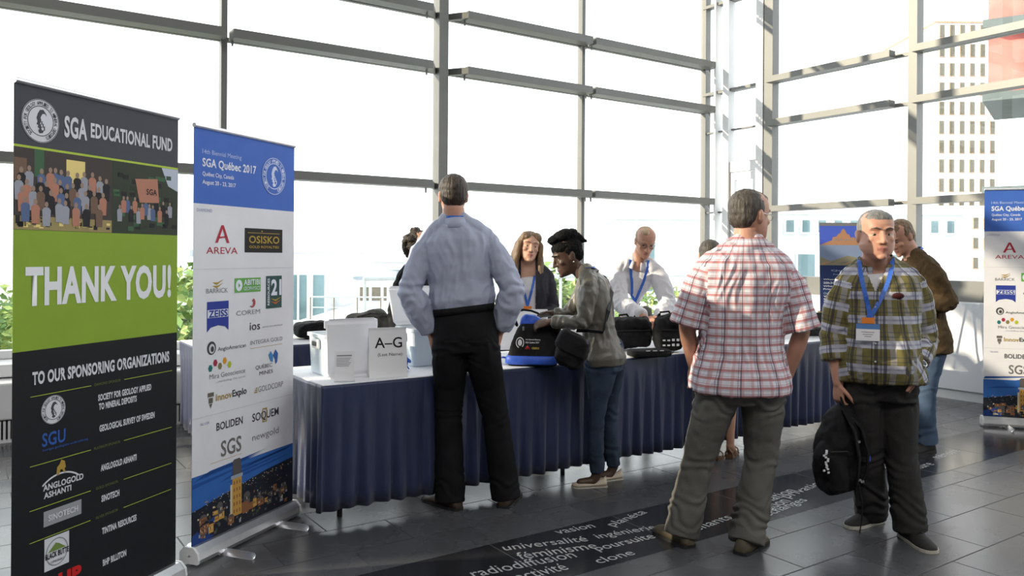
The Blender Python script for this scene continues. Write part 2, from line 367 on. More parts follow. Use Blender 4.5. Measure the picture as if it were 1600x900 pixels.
def building(label, x0, x1, y0, dep, ztop, mats, grid, extra=None, rot=0):
    """a house: body, roof slab and each window of the face seen from the hall as a part; grid rows of (z0, z1, [(u0, u1)...])"""
    r = empty('building', (x0, y0, -13), rot, label, 'building')
    w = x1-x0; zt = ztop+13
    MB().bbox(0, w, 0, dep, 0, zt).build('walls', mats[0], r)
    MB().bbox(-0.2, w+0.2, -0.2, dep+0.2, zt, zt+0.35).build('roof', mats[1], r)
    for z0, z1, us in grid:
        for a, b in us:
            mb = MB().bbox(a, b, -0.05, 0.2, z0+13, z1+13, 0)
            mb.bbox(a-0.08, a, -0.22, 0.2, z0+13, z1+13, 1).bbox(a-0.08, b+.08, -0.22, 0.2, z0+12.9, z0+13, 1)
            mb.build('window', [mats[2], mats[3]], r)
    return r
def rep(u0, n, step, w): return [(u0+k*step, u0+k*step+w) for k in range(n)]
building('white rendered block with tall teal windows, beyond the file boxes', -12.5, -9.5, 41, 10, 1.55, (WB, WB, WIN, WB), [(z, z+2.3, [(0.9, 1.5), (1.65, 2.0), (2.35, 2.9)]) for z in (-1.9, -4.5, -7.4)])
building('blue grey windowless block at the edge of the blue topped banner', -15.4, -13.0, 39, 9, 1.3, (WBB, WBB, WIN, WB), [(-6, -4, [(0.4, 1.2)])])
building('low wide terrace-roofed block with a pale roof behind the file boxes', -8.8, -2.5, 34, 16, -1.7, (WB, TERR, WIN, WB), [(-4.4, -3.4, rep(.6, 5, 1.25, .7))])
building('distant pale block with a row of roof vents, above the low pale roof', -11, -5, 62, 12, 0.9, (WB, WB, BRKD, WB), [(-1.6, -.9, rep(.5, 5, 1.1, .7))])
building('distant lilac grey block beside the curly haired person', -9.8, -4.5, 75, 14, 1.9, (WBB, WB, BRKD, WB), [(0.4, 1.3, rep(2.6, 3, .8, .5))])
building('white block with a dark window strip behind the white haired man', 5.0, 12.4, 38, 12, 3.2, (WB, WB, WIN, WB), [(-.2, 2.2, [(1.3, 1.75)]), (-2.2, -1.7, rep(1.0, 4, 1.5, 1.0)), (-5, -3.6, rep(.6, 5, 1.5, .9))])
building('white block with a dark striped parapet and green glass, left of the poster', 13.2, 22.5, 40, 12, 3.6, (WB, WB, WIN, WB), [(2.7, 3.3, rep(.4, 11, .8, .45)), (-.6, 1.6, [(1.0, 1.9), (2.3, 3.2), (5, 6)]), (-3.2, -1.2, rep(1.1, 5, 1.5, .8))])
building('tall tan brick tower with a tight grid of windows at upper right', 79, 91, 150, 20, 45.5, (WB, BRK, BRKD, BRK), [(z, z+2.4, rep(.8, 6, 1.9, 0.95)) for z in [-4+3.6*k for k in range(14)]])
building('pale lower wing in front of the tan brick tower', 60, 74, 120, 12, 9, (WB, WB, BRKD, BRK), [(z, z+1.6, rep(9.0, 3, 1.6, .8)) for z in (0, 3.0, 6.0)])
r = empty('building', (17.0, 27, -13), -0.62, 'red clad neighbouring facade with grey columns at upper right corner', 'building')
MB().bbox(-0.9, 12, 0.5, 4, 20.2, 25).build('cladding', REDP, r)
for x in (0.3, 3.2): MB().bbox(x, x+0.4, 0.0, 0.6, 13.8, 25.4).build('column', GRYC, r)
for z in (16.6, 19.8, 22.3): MB().bbox(-1.0, 12, -0.3, 4.2, z, z+0.28).build('floor_slab', GRYC, r)
# terrace and railing just outside the right corner
tr = empty('terrace', B(12, 11.2, -0.1), ROT, 'pale concrete roof terrace outside the corner windows', 'terrace')
MB().bbox(-7, 9, -3.0, 2.2, -0.3, 0).build('slab', TERR, tr)
ra = empty('railing', B(12, 13.55, -0.1), ROT, 'grey green metal railing on the terrace beyond the corner', 'railing')
MB().tube([(-6, 0, 1.1), (6, 0, 1.1)], 0.04).build('top_rail', RAILM, ra)
for k in range(9): MB().tube([(-6+1.5*k, 0, 0), (-6+1.5*k, 0, 1.1)], 0.03).build('post', RAILM, ra)
rl = empty('railing', (-8.6, 34.25, -1.32), 0, 'thin dark railing along the edge of the low pale roof behind the file boxes', 'railing')
MB().tube([(0, 0, .95), (6, 0, .95)], .035).build('top_rail', RAILM, rl); MB().tube([(0, 0, .5), (6, 0, .5)], .025).build('middle_rail', RAILM, rl)
for k in range(7): MB().tube([(k, 0, 0), (k, 0, .95)], .03).build('post', BRKD, rl)
tk = empty('roof_tank', (-5.3, 38, -1.35), 0, 'pale blue grey round tank on the low roof left of the curly haired person', 'tank')
MB().tube([(0, 0, 0), (0, 0, 2.1)], .62, 20, round_=False).build('tank_body', WBB, tk); MB().tube([(0, 0, 2.1), (0, 0, 2.25)], [.68, .3], 20, round_=False).build('lid', WBB, tk)
pn = empty('plant_room', (-8.2, 42, -1.35), 0, 'small rooftop plant room with louvres on the low pale roof', 'roof hut')
MB().bbox(0, 2.2, 0, 2, 0, 1.5).build('walls', WB, pn); MB().bbox(-.1, 2.3, -.1, 2.1, 1.5, 1.65).build('roof', WBB, pn)
for k in range(3): MB().bbox(.25+.62*k, .7+.62*k, -.04, .1, .4, 1.1).build('louvre', BRKD, pn)
LEAF = [mat('leaf_green_%d' % k, c, 0.6, 0, 0.35, 1.5) for k, c in enumerate(((0.10, 0.19, 0.05), (0.17, 0.27, 0.06), (0.26, 0.33, 0.08)))]
BARK = mat('bark', (0.10, 0.07, 0.05), 0.9, 0, 0.3, 5)
rnd = random.Random(7)
def tree(x, y, ztop, r, label, n=2400, base=-13):
    t = empty('tree', (x, y, base), 0, label, 'tree', 'trees outside the windows')
    H = ztop-base; mb = MB()
    MB().tube([(0, 0, -0.2), (0.1, 0, H*0.4), (0, 0.1, H-r)], [r*.12, r*.09, r*.04], 8).build('trunk', BARK, t)
    blobs = [Vector((rnd.uniform(-.6, .6)*r, rnd.uniform(-.6, .6)*r, H-r*1.0+rnd.uniform(-1.3, .45)*r)) for _ in range(12)]
    for k in range(n):
        b = rnd.choice(blobs); v = Vector((rnd.gauss(0, 1), rnd.gauss(0, 1), rnd.gauss(0, 1))).normalized()*r*rnd.uniform(.3, .58)
        p = b+v; p.z = min(p.z, H); s = rnd.uniform(.09, .2)
        a = Vector((rnd.gauss(0, 1), rnd.gauss(0, 1), rnd.gauss(0, .6))).normalized(); c = a.orthogonal().normalized()
        mb.poly([p-a*s, p-c*s*.5, p+a*s, p+c*s*.5], rnd.randrange(3))
    mb.build('foliage', LEAF, t)
for x, y, z, r, l in ((-6.9, 17.5, 1.4, 1.7, 'green tree seen in the gap between the two left banners'), (-9.2, 22.5, 1.2, 1.9, 'green tree behind the lower left banner, half hidden'),
                      (-15.6, 24, 0.6, 1.9, 'green tree at the left picture edge beyond the window'), (-20.2, 29.5, 0.9, 2.2, 'second green tree at the left picture edge, further off'),
                      (1.5, 22, 1.25, 1.4, 'sunlit yellow green tree between the smiling woman and the bun'), (3.6, 25, .9, 1.5, 'sunlit green tree right of the woman with the bun'),
                      (-.9, 28, .6, 1.9, 'green tree behind the long haired woman')):
    tree(x, y, z, r, l)
MB().bbox(0.0, 4.5, 17, 20, -3.3, -1.6).build('hedge', LEAF[2], None)
tag(bpy.data.objects['hedge'], 'clipped bright green hedge low behind the conference bag', 'hedge')

# ------------------------------------------------------------ skirted tables
rnd = random.Random(3)
def skirted_table(X0, X1, Y0, D, label, cloth_label, skirt_label, sides=(True, True), seed=0):
    w = X1-X0; loc = B(X0, Y0)
    t = empty('banquet_table', loc, ROT, label, 'table', None)
    MB().bbox(0.02, w-0.02, 0.02, D-0.02, 0.70, 0.728).build('tabletop', WHITE, t, bevel=0.004)
    for x in (0.14, w-0.14):
        for y in (0.1, D-0.1): MB().tube([(x, y, 0.0), (x, y, 0.70)], 0.015, round_=False).build('leg', DARKM, t)
        MB().tube([(x, 0.1, 0.3), (x, D-0.1, 0.3)], 0.01).build('stretcher', DARKM, t)
    c = empty('tablecloth', loc, ROT, cloth_label, 'tablecloth')
    MB().bbox(0.0, w, 0.0, D, 0.7285, 0.742).build('cloth_top', CLOTHW, c, bevel=0.005)
    # back drop of the cloth
    MB().bbox(0.01, w-0.01, D-0.006, D, 0.55, 0.735).build('cloth_drop', CLOTHW, c)
    s = empty('table_skirt', loc, ROT, skirt_label, 'table skirt')
    path = []
    if sides[0]: path.append([(-0.006, D), (-0.006, -0.006)])
    path.append([(-0.006 if sides[0] else 0.001, -0.006), (w+(0.006 if sides[1] else -0.001), -0.006)])
    if sides[1]: path.append([(w+0.006, -0.006), (w+0.006, D)])
    pts = []
    for a, b in path:
        L = math.hypot(b[0]-a[0], b[1]-a[1]); n = int(L/0.0075)
        dx, dy = (b[0]-a[0])/L, (b[1]-a[1])/L
        for k in range(n): pts.append((a[0]+dx*L*k/n, a[1]+dy*L*k/n, dy, -dx))
    pts.append((path[-1][1][0], path[-1][1][1], pts[-1][2], pts[-1][3]))
    zs = [0.738, 0.72, 0.66, 0.615, 0.56, 0.50, 0.42, 0.34, 0.25, 0.16, 0.068]
    r = random.Random(seed); per = 0.098
    amp = [r.uniform(.55, 1.15) for _ in range(80)]; off = [r.uniform(-.012, .012) for _ in range(80)]
    vs = []; fs = []; m = len(pts)
    for z in zs:
        q = (0.738-z)/0.67; A = 0.004+0.040*max(0, (q-.16)/.84)**.75 if q > .16 else 0.0025
        for i, (x, y, nx, ny) in enumerate(pts):
            sarc = i*0.0075; k = int(sarc/per); f = (sarc/per) % 1
            f2 = (f+off[k % 80]/per*math.sin(PI*f)) 
            wv = 0.5-0.5*math.cos(2*PI*f2); wv = wv**0.65
            if q < .17: wv = 1.0 if f > .05 else 0.0                      # stitched flat pleats with a slit
            a = A*(0.6*1+0.4*amp[k % 80]) if q < .3 else A*amp[k % 80]
            sway = 0.008*q*math.sin(sarc*5.1+seed)
            o = a*wv-(A*.45)+sway
            vs.append((x+nx*o, y+ny*o, z-(0.004*math.sin(sarc*9+seed) if z < .1 else 0)))
    for j in range(len(zs)-1):
        for i in range(m-1): fs.append((j*m+i, (j+1)*m+i, (j+1)*m+i+1, j*m+i+1))
    ob = MB().add(vs, fs).build('skirt_panel', NAVY, s, smooth=True)
    so = ob.modifiers.new('thick', 'SOLIDIFY'); so.thickness = 0.003; so.offset = -1
    return t
skirted_table(1.56, 3.385, 4.055, 0.76, 'front table at the left end, carrying the two white file boxes', 'white cloth on the front table under the file boxes', 'navy pleated skirt on the left end of the front row, below the file boxes', (True, False), 1)
skirted_table(3.39, 5.215, 4.055, 0.76, 'middle front table with black backpack on it', 'white cloth under the open black backpack', 'navy pleated skirt of the middle front table, behind the woman in jeans', (False, False), 2)
skirted_table(5.22, 7.0, 4.055, 0.76, 'right hand front table that carries the laptop and poster easel', 'white cloth under the laptop and easel', 'navy pleated skirt at the right end of the row, between the two plaid shirted men', (False, True), 3)
skirted_table(1.42, 4.6, 6.02, 0.76, 'long table at the back by the window, heaped with black bags', 'white cloth on the back table under heaped black bags', 'navy pleated skirt of the back table, seen in the gap between the two left banners', (True, True), 4)

# ------------------------------------------------------------ things on the tables (T: a point of the building's axes at table height)
TZ = 0.7425
def T(X, Y, z=TZ): return B(X, Y, z)
TRANS = mat('milky_plastic', (0.66, 0.74, 0.80), 0.3, 0, 0.05, 6)
def file_box(X, Y, rot, label, w=.30, d=.30, h=.235, lid_front=True):
    r = empty('file_box', T(X, Y), ROT+rot, label, 'file box', 'white plastic file boxes')
    mb = MB(); n = 28
    def rr(z, sx, sy): return ring(Vector((0, 0, z)), Vector((1,0,0)), Vector((0,1,0)), sx, sy, n, 9)
    mb.loft([rr(0.0, w/2-.018, d/2-.018), rr(0.01, w/2-.012, d/2-.012), rr(h-.02, w/2-.002, d/2-.002), rr(h-.018, w/2+.008, d/2+.008), rr(h, w/2+.008, d/2+.008), rr(h, w/2-.006, d/2-.006), rr(0.02, w/2-.02, d/2-.02)], cap=True)
    mb.build('bin', TRANS, r)
    for sx in (-1, 1):
        hb = MB().rbox((sx*(w/2+.004), 0, h-.055), (0.016, 0.12, 0.055), 0.006)
        hd = hb.build('handle', WHITE, r); MB().rbox((sx*(w/2+.0115), 0, h-.055), (0.004, 0.075, 0.026), 0.004).build('hand_hole', DARKM, hd)
    if lid_front:
        lid = MB()
        M = Matrix.Translation((0, -d/2-.03, 0.0)) @ Matrix.Rotation(-0.06, 4, 'X')
        lid.rbox((0, 0, 0.165), (w*1.02, 0.022, 0.33), 0.018, 0, M, p=9)
        lo = lid.build('lid', WHITE, r, smooth=False)
        MB().rbox((0, 0.012, 0.30), (w*1.02+.012, 0.03, 0.05), 0.012, 0, M, p=8).build('lid_rim', WHITE, lo)
    else:
        M = Matrix.Translation((0, d/2-.0, h)) @ Matrix.Rotation(-0.5, 4, 'X')
        lo = MB().rbox((0, 0, 0.14), (w*1.02, 0.022, 0.28), 0.018, 0, M, p=7).build('lid', WHITE, r)
    # hanging folders inside
    for k in range(5): MB().bbox(-w/2+.03, w/2-.03, -d/2+.05+.045*k, -d/2+.054+.045*k, .02, h-.01-.01*(k % 2)).build('folder', PAPER, r)
file_box(1.81, 4.42, 0.0, 'white plastic file box at the left end of the table, its lid standing in front')
file_box(2.46, 4.52, -0.10, 'white plastic file box behind the letter sign, its lid folded up behind', w=.38, d=.30, lid_front=False)
def sign_tent():
    r = empty('letter_sign', T(1.97, 4.115), ROT-0.24, 'white folded card sign reading A to G for last names', 'sign')
    M = Matrix.Rotation(-0.14, 4, 'X')
    MB().bbox(-.108, .108, 0, .002, 0, .28, 0, M).build('front_panel', PAPER, r)
    M2 = Matrix.Translation((0, .07, 0)) @ Matrix.Rotation(0.125, 4, 'X')
    MB().bbox(-.108, .108, 0, .002, 0, .28, 0, M2).build('back_panel', PAPER, r)
    k = ink((0.02, 0.02, 0.02))
    text('A–G', -.074, .082, .165, .225, k, r, M=M, y=-.001, bold=0.01); text('(Last Name)', -.058, .082, .115, .138, k, r, M=M, y=-.001)
sign_tent()
def card_holder():
    r = empty('card_holder', T(1.70, 4.10), ROT-0.35, 'small upright acrylic holder with a printed white notice, in front of the left file box', 'card holder')
    M = Matrix.Rotation(-0.08, 4, 'X')
    MB().bbox(-.052, .052, .002, .005, .004, .165, 0, M).build('notice', PAPER, r)
    MB().bbox(-.056, .056, -.02, .05, 0, .004).build('foot', GLASS, r)
    k = ink((0.25, 0.25, 0.27)); mb = MB()
    mb.bbox(-.040, .040, .0008, .0015, .138, .144, 0, M)
    for i in range(6): mb.bbox(-.042, .036-.006*(i % 3), .0008, .0015, .126-.0085*i, .1285-.0085*i, 0, M)
    mb.build('printed_lines', k, r)
card_holder()
def ribbon_heap():
    mb = MB(); r = random.Random(5)
    for k in range(26):
        a = r.uniform(0, 2*PI); c = Vector((r.uniform(-.05, .05), r.uniform(-.06, .06), 0.02+r.uniform(0, .07)))
        R0 = r.uniform(.025, .05); ax = Matrix.Rotation(a, 3, 'Z') @ Matrix.Rotation(r.uniform(-1, 1), 3, 'X')
        pts = [c+ax @ Vector((R0*math.cos(t), R0*.6*math.sin(t), .012*math.sin(3*t))) for t in [2*PI*j/14 for j in range(14)]]
        for p in pts: p.z = max(p.z, .006)
        mb.tube(pts, 0.008, 6, flat=.4)
    o = mb.build('lanyard_heap', LANY, None, smooth=True, loc=T(2.10, 4.33)); o.rotation_euler.z = ROT
    tag(o, 'tangled heap of blue lanyards between file box and letter sign', 'lanyards', kind='stuff')
ribbon_heap()
# soft bag maker: a rounded box, voxelled and dented
def soft(parts, vox, amp, freq, seed=0, smooth=4):
    mb = MB()
    for p in parts: p(mb)
    me = remesh(mb, vox, smooth); s = Vector((seed*3.1, seed*1.7, seed))
    displace(me, lambda p: amp*(noise.noise(p*freq+s)+.5*noise.noise(p*freq*2.3+s)))
    return me
def soft_obj(name, me, m, parent=None, loc=None, rot=0): return link(name, me, m, parent, True, loc, 0, rot)
LOGOW = ink((0.75, 0.75, 0.78)); INKRED = ink((0.6, 0.05, 0.06)); INKGOLD = ink((0.55, 0.42, 0.10))
V3 = lambda *a: Vector(a)
def conference_bag():
    r = empty('conference_bag', (0.135, 5.06, TZ), -0.10, 'black and blue conference bag standing open on the table, one hand on it', 'bag')
    def body(mb):
        rg = []
        for z, w, d, ox in ((0.0, .150, .075, 0), (.02, .160, .085, 0), (.06, .158, .085, .0), (.12, .148, .078, 0.005), (.18, .132, .070, .012), (.23, .118, .06, .02), (.26, .108, .05, .028), (.268, .09, .035, .03)):
            rg.append(ring(Vector((ox, 0, z)), Vector((1,0,0)), Vector((0,1,0)), w, d, 28, 5))
        mb.loft(rg); mb.ell((.135, 0.0, .20), (.05, .06, .05))
    me = soft([body], .006, .004, 14, 1); soft_obj('shell', me, BLACKF, r)
    mb = MB(); mb.loft([ring(Vector((-0.006, -.004, z)), Vector((1,0,0)), Vector((0,1,0)), w, d, 28, 5) for z, w, d in ((.012, .156, .088), (.02, .165, .095), (.055, .163, .095), (.066, .155, .088))])
    mb.build('blue_band', BLUEF, r, smooth=True)
    def top(mb): mb.loft([ring(V3(x, 0, z), V3(1,0,0), V3(0,1,0), w, .038, 20, 3) for z, w, x in ((.22, .09, .01), (.26, .085, .0), (.30, .06, -.015), (.318, .035, -.02))])
    soft_obj('lining', soft([top], .006, .006, 18, 2), BLUEF, r)
    pts = [(-.10, -.03, .255), (-.118, -.03, .30), (-.105, -.03, .335), (-.06, -.03, .35), (-.01, -.03, .345), (.03, -.03, .33)]
    MB().tube(pts, .012, 10, flat=.5).build('handle', BLACKF, r, smooth=True)
    MB().rbox((-.055, -.068, .235), (.012, .008, .026), .003).build('zip_pull', STEEL, r)
    yy = -.100
    M = Matrix.Translation((0.0, -.004, .02)) @ Matrix.Rotation(-0.16, 4, 'X')
    mb = MB(); disc(mb, -.075, .115, .026, -.0915, 0, ry=.034, r0=.021); disc(mb, -.075, .115, .013, -.0915, 0, ry=.02)
    mb.v = [tuple(M @ Vector(p)) for p in mb.v]; mb.build('emblem', LOGOW, r)
    text('14th Biennial Meeting', -.040, .052, .128, .139, LOGOW, r, -.0925, .01, M=M); text('SGA Québec 2017', -.040, .045, .110, .122, LOGOW, r, -.0925, .02, M=M)
    text('AREVA', -.045, -.012, .075, .084, INKRED, r, -.0925, .01, M=M); text('OSISKO', .0, .045, .075, .088, INKGOLD, r, -.0925, .02, M=M)
    MB().poly([(-.04, -.0925, .085), (-.017, -.0925, .085), (-.028, -.0925, .098)], 0, M).build('red_mark', INKRED, r)
    MB().tube([(-.16, -.06, .05), (-.185, -.07, .055), (-.215, -.06, .045)], .006).build('side_strap', BLUEF, r)
conference_bag()
def backpack_on_table(name, loc, rot, label, w, d, h, seed, marks=True, strap=True, amp=.011):
    r = empty(name, loc, rot, label, 'backpack')
    def body(mb):
        mb.rbox((0, 0, h*.5), (w, d, h), .07, p=2.7); mb.rbox((0, -d*.42, h*.33), (w*.8, d*.35, h*.55), .04, p=3); mb.ell((w*.12, -d*.1, h*.80), (w*.36, d*.55, h*.26))
    soft_obj('shell', soft([body], .008, amp, 11, seed), BLACKF, r)
    MB().tube([(-.05, .05, h-.03), (-.045, .065, h+.012), (.02, .075, h+.018), (.05, .05, h-.03)], .010, 8, flat=.5).build('grab_handle', BLACKF, r, smooth=True)
    MB().tube([(-w*.36, -d*.5, h*.60), (0, -d*.62, h*.62), (w*.36, -d*.5, h*.60)], .004, 6).build('zip', DARKM, r)
    if strap:
        for s in (-1, 1): MB().tube([(s*w*.25, d*.45, h*.95), (s*w*.33, d*.62, h*.6), (s*w*.28, d*.48, h*.12)], .02, 8, flat=.35).build('shoulder_strap', BLACKF, r, smooth=True)
    if marks:
        mb = MB()
        for i in range(4):
            for j in range(2): rect(mb, -w*.30+i*w*.15, -w*.30+i*w*.15+w*.09, h*.20+j*h*.13, h*.20+j*h*.13+h*(.065 if i > 1 else .04), -d*.62-.014)
        mb.build('printed_logos', LOGOW, r)
    return r
backpack_on_table('backpack', (1.135, 5.80, TZ), 0.05, 'black backpack with rows of small white logos, open on the table', .22, .15, .27, 3)
backpack_on_table('backpack', (0.86, 5.92, TZ+.018), 0.25, 'plain black backpack slumped behind the woman with the bun', .36, .20, .22, 4, False, amp=.022)
def flat_case():
    r = empty('laptop_sleeve', (0.95, 5.52, TZ), 0.22, 'flat black zipped case lying on the table in front of the backpacks', 'case')
    def body(mb): mb.rbox((0, 0, .027), (.30, .17, .05), .02, p=4)
    soft_obj('sleeve', soft([body], .006, .003, 12, 5), BLACKF, r)
    mb = MB(); [rect(mb, -.06+.05*k, -.03+.05*k, .048, .053, -.088) for k in range(3)]; mb.build('printed_logos', LOGOW, r)
    MB().tube([(-.14, -.078, .03), (.14, -.078, .03)], .003, 6).build('zip', DARKM, r)
flat_case()
def blue_pouch():
    r = empty('blue_pouch', (1.30, 5.82, TZ), 0.1, 'small blue pouch at the right foot of the logo backpack', 'pouch')
    def body(mb): mb.rbox((0, 0, .02), (.07, .05, .035), .012, p=3)
    soft_obj('pouch_body', soft([body], .004, .003, 25, 6), BLUEF, r)
    MB().tube([(-.03, -.025, .026), (.03, -.025, .026)], .002, 6).build('zip', DARKM, r)
blue_pouch()
CAMO = mat('dark_brown_fabric', (0.035, 0.030, 0.022), 0.8, 0, 0.6, 22, 0.4, 120)
for (X, Y, sz, m, seed, lab) in ((1.95, 6.36, (.44, .32, .19), BLACKF, 7, 'black bag at the left of the heap on the back table'), (2.41, 6.40, (.36, .32, .13), BLACKF, 8, 'flattest black bag, in the middle of the heap on the back table'),
                                 (2.84, 6.34, (.38, .30, .20), CAMO, 9, 'mottled dark brown bag at the right of the heap on the back table'), (3.30, 6.40, (.40, .30, .17), BLACKF, 10, 'black bag on the back table behind the man in the blue shirt')):
    r = empty('duffel_bag', T(X, Y, TZ+.012), ROT, lab, 'bag', 'bags heaped on the back table')
    def body(mb, s=sz): mb.rbox((0, 0, s[2]*.45), (s[0], s[1], s[2]*.9), .05, p=2.6); mb.ell((s[0]*.2, 0, s[2]*.75), (s[0]*.25, s[1]*.4, s[2]*.3))
    soft_obj('bag_body', soft([body], .009, .016, 8, seed), m, r)
    MB().tube([(-.14, -sz[1]*.36, sz[2]*.80), (-.05, -sz[1]*.50, sz[2]*.95), (.08, -sz[1]*.5, sz[2]*.92), (.14, -sz[1]*.36, sz[2]*.8)], .012, 8, flat=.4).build('strap', m, r, smooth=True)
r = empty('shoulder_bag', B(1.25, 7.53, .565), ROT, 'black bag on the white window sill between the two left banners', 'bag')
def sb(mb): mb.rbox((0, 0, .13), (.50, .22, .26), .05, p=2.8)
soft_obj('bag_body', soft([sb], .009, .014, 9, 12), BLACKF, r)
MB().tube([(-.16, -.05, .24), (-.08, -.07, .31), (.06, -.07, .31), (.15, -.05, .24)], .012, 8, flat=.4).build('strap', BLACKF, r, smooth=True)
def laptop():
    r = empty('laptop', T(6.14, 4.45), ROT+2.6, 'black laptop open on the right table, its screen edge on to us', 'laptop')
    MB().bbox(-.16, .16, -.11, .11, 0, .018).build('base', DARKM, r, bevel=.004)
    M = Matrix.Translation((0, .11, .018)) @ Matrix.Rotation(-0.45, 4, 'X')
    s = MB().bbox(-.16, .16, 0, .008, 0, .22, 0, M).build('screen', DARKM, r, bevel=.003)
    MB().bbox(-.15, .15, -.0015, 0, .01, .21, 0, M).build('display', ink((0.01, 0.012, 0.02), .2), s)
    MB().bbox(-.14, .14, -.03, .09, .018, .020).build('keyboard', ink((0.03, 0.03, 0.03)), r)
laptop()
def leaflet_stand():
    r = empty('leaflet_stand', T(5.80, 4.28), ROT-.5, 'low white slanted leaflet stand beside the plaid sleeve on the right table', 'stand')
    M = Matrix.Rotation(-0.5, 4, 'X'); MB().bbox(-.11, .11, 0, .004, 0, .17, 0, M).build('panel', PAPER, r)
    MB().bbox(-.11, .11, -.03, .10, 0, .004).build('foot', PAPER, r)
leaflet_stand()
o = MB().bbox(-.15, .15, -.1, .1, 0, .003).build('paper_sheet', PAPER, None, loc=T(6.55, 4.20), rot=ROT+.3); tag(o, 'white paper sheet lying on the right table below the easel', 'paper')
# poster on its easel
NAVYP = ink((0.020, 0.035, 0.11))
def poster():
    px0, pw, z0, z1 = 2.885, 0.62, 0.93, 1.762
    e = empty('easel', (3.16, 7.50, TZ), -0.12, 'wooden easel standing on the right table behind the poster', 'easel')
    for sx in (-1, 1): MB().tube([(sx*.25, -.04, 0), (sx*.20, .05, .30), (sx*.06, .16, .95)], .012, 8).build('leg', WOOD, e)
    MB().tube([(0, .34, 0), (0, .17, .95)], .012, 8).build('leg', WOOD, e)
    MB().bbox(-.27, .27, -.015, .06, .165, .187).build('ledge', WOOD, e)
    r = empty('poster', (px0-.0, 7.49, z0), -0.12, 'navy event poster with a castle and river photo, propped on the easel', 'poster')
    h = z1-z0; M = Matrix.Rotation(-0.06, 4, 'X')
    MB().bbox(0, pw, 0, .008, 0, h, 0, M).build('board', NAVYP, r)
    mb = MB(); y = -.001
    rect(mb, 0, pw, h-.03, h, y, 0); rect(mb, 0, pw, h-.21, h-.03, y, 1)
    rect(mb, 0, pw, h-.40, h-.21, y, 2)
    mb.poly([(0, y-.0004, h-.21), (.06, y-.0004, h-.185), (.11, y-.0004, h-.165), (.12, y-.0004, h-.135), (.15, y-.0004, h-.13), (.17, y-.0004, h-.105), (.185, y-.0004, h-.10), (.20, y-.0004, h-.070), (.215, y-.0004, h-.055), (.23, y-.0004, h-.070), (.245, y-.0004, h-.105), (.265, y-.0004, h-.11), (.28, y-.0004, h-.14), (.31, y-.0004, h-.135), (.33, y-.0004, h-.165), (.42, y-.0004, h-.175), (pw, y-.0004, h-.185), (pw, y-.0004, h-.21)], 3)
    for i in range(22): rect(mb, .12+.009*i, .125+.009*i, h-.175+.004*(i % 5), h-.163+.004*(i % 5), y-.0008, 4 if i % 2 else 2)
    for i in range(9): mb.poly([(.05*i, y-.0008, h-.40+.006*(i % 4)), (.05*i+.08, y-.0008, h-.38+.008*(i % 3)), (.05*i+.11, y-.0008, h-.365+.006*(i % 2)), (.05*i+.03, y-.0008, h-.375)], 0 if i % 2 else 3)
    mb.poly([(0, y-.0004, h-.40), (0, y-.0004, h-.32), (.1, y-.0004, h-.36), (.25, y-.0004, h-.31), (.4, y-.0004, h-.34), (pw, y-.0004, h-.29), (pw, y-.0004, h-.40)], 4)
    mb.v = [tuple(M @ Vector(p)) for p in mb.v]
    mb.build('printed_photo', [ink((.18, .18, .19)), ink((.07, .12, .55)), ink((.22, .28, .42)), ink((.42, .22, .12)), ink((.25, .23, .15))], r)
    k = ink((0.62, 0.64, 0.70)); k2 = ink((.30, .36, .5))
    L = [('Québec City', .10, .52, .372, k2), ('Free for all meeting participants', .12, .56, .335, k2), ('When: Tuesday August 22, 2017,', .03, .54, .288, k), ('20h30', .03, .13, .258, k), ('Where: Ciné Banq, 2nd floor', .03, .50, .225, k), ('Price: 120 $ per person', .03, .44, .197, k),
         ('On the Menu...', .03, .24, .160, k2), ('Welcome drink at the castle,', .03, .54, .130, k), ('appetizers,', .03, .20, .106, k), ('Crown of squash soup,', .03, .48, .084, k), ('Grilled flank steak', .03, .40, .060, k), ("Don't miss the fun,", .03, .42, .022, k)]
    for s, a, b, z, m in L: text(s, a, b, z, z+.019, m, r, -.001, .012, M=M)
poster()

# ------------------------------------------------------------ pull up banners (local x along the banner, front towards -y, z up)
def banner_base(name, A, ang, w, label, cat, group=None):
    r = empty(name, (A[0], A[1], 0), ang, label, cat, group)
    c = MB()
    prof = [(-.045, .012), (-.05, .03), (-.045, .06), (-.02, .085), (.03, .085), (.055, .06), (.055, .012)]
    c.loft([[Vector((x, y, z)) for y, z in prof] for x in (-.005, w+.005)]); cs = c.build('base_cassette', ALU, r)
    for x in (-.008, w+.008):
        MB().loft([[Vector((x+dx, y*1.04, z*1.03-.001)) for y, z in prof] for dx in (-.006, .006)]).build('end_cap', WHITEF, cs)
        MB().ell((x+(.008 if x > 0 else -.008), 0, .05), (.004, .007, .007)).build('screw', STEEL, cs)
    for x in (w*.22, w*.78): MB().tube([(x, -.20, .008), (x, .16, .008)], .024, 12, flat=.3).build('foot', ALU, r)
    MB().tube([(0, 0, 2.024), (w, 0, 2.024)], .011, 10, round_=False).build('top_rail', ALU, r)
    MB().tube([(w/2, .03, .08), (w/2, .03, 2.01)], .009, 8).build('support_pole', ALU, r)
    return r
def panel(r, w, zones, mats):
    mb = MB()
    for z0, z1, mi in zones: mb.bbox(0, w, 0, .0016, z0, z1, mi)
    return mb.build('printed_panel', mats, r)
def skull(mb, u, v, s, y, mi):                          # the sketchy profile mark inside the society's ring
    P = [(-.35, .55), (-.1, .85), (.3, .9), (.65, .6), (.78, .15), (.7, -.3), (.45, -.6), (.25, -.9), (-.15, -.95), (-.3, -.75), (-.15, -.6), (-.35, -.5), (-.3, -.32), (-.5, -.3), (-.38, -.05), (-.5, .2)]
    mb.poly([(u+a*s*.75, y, v+b*s) for a, b in P], mi)
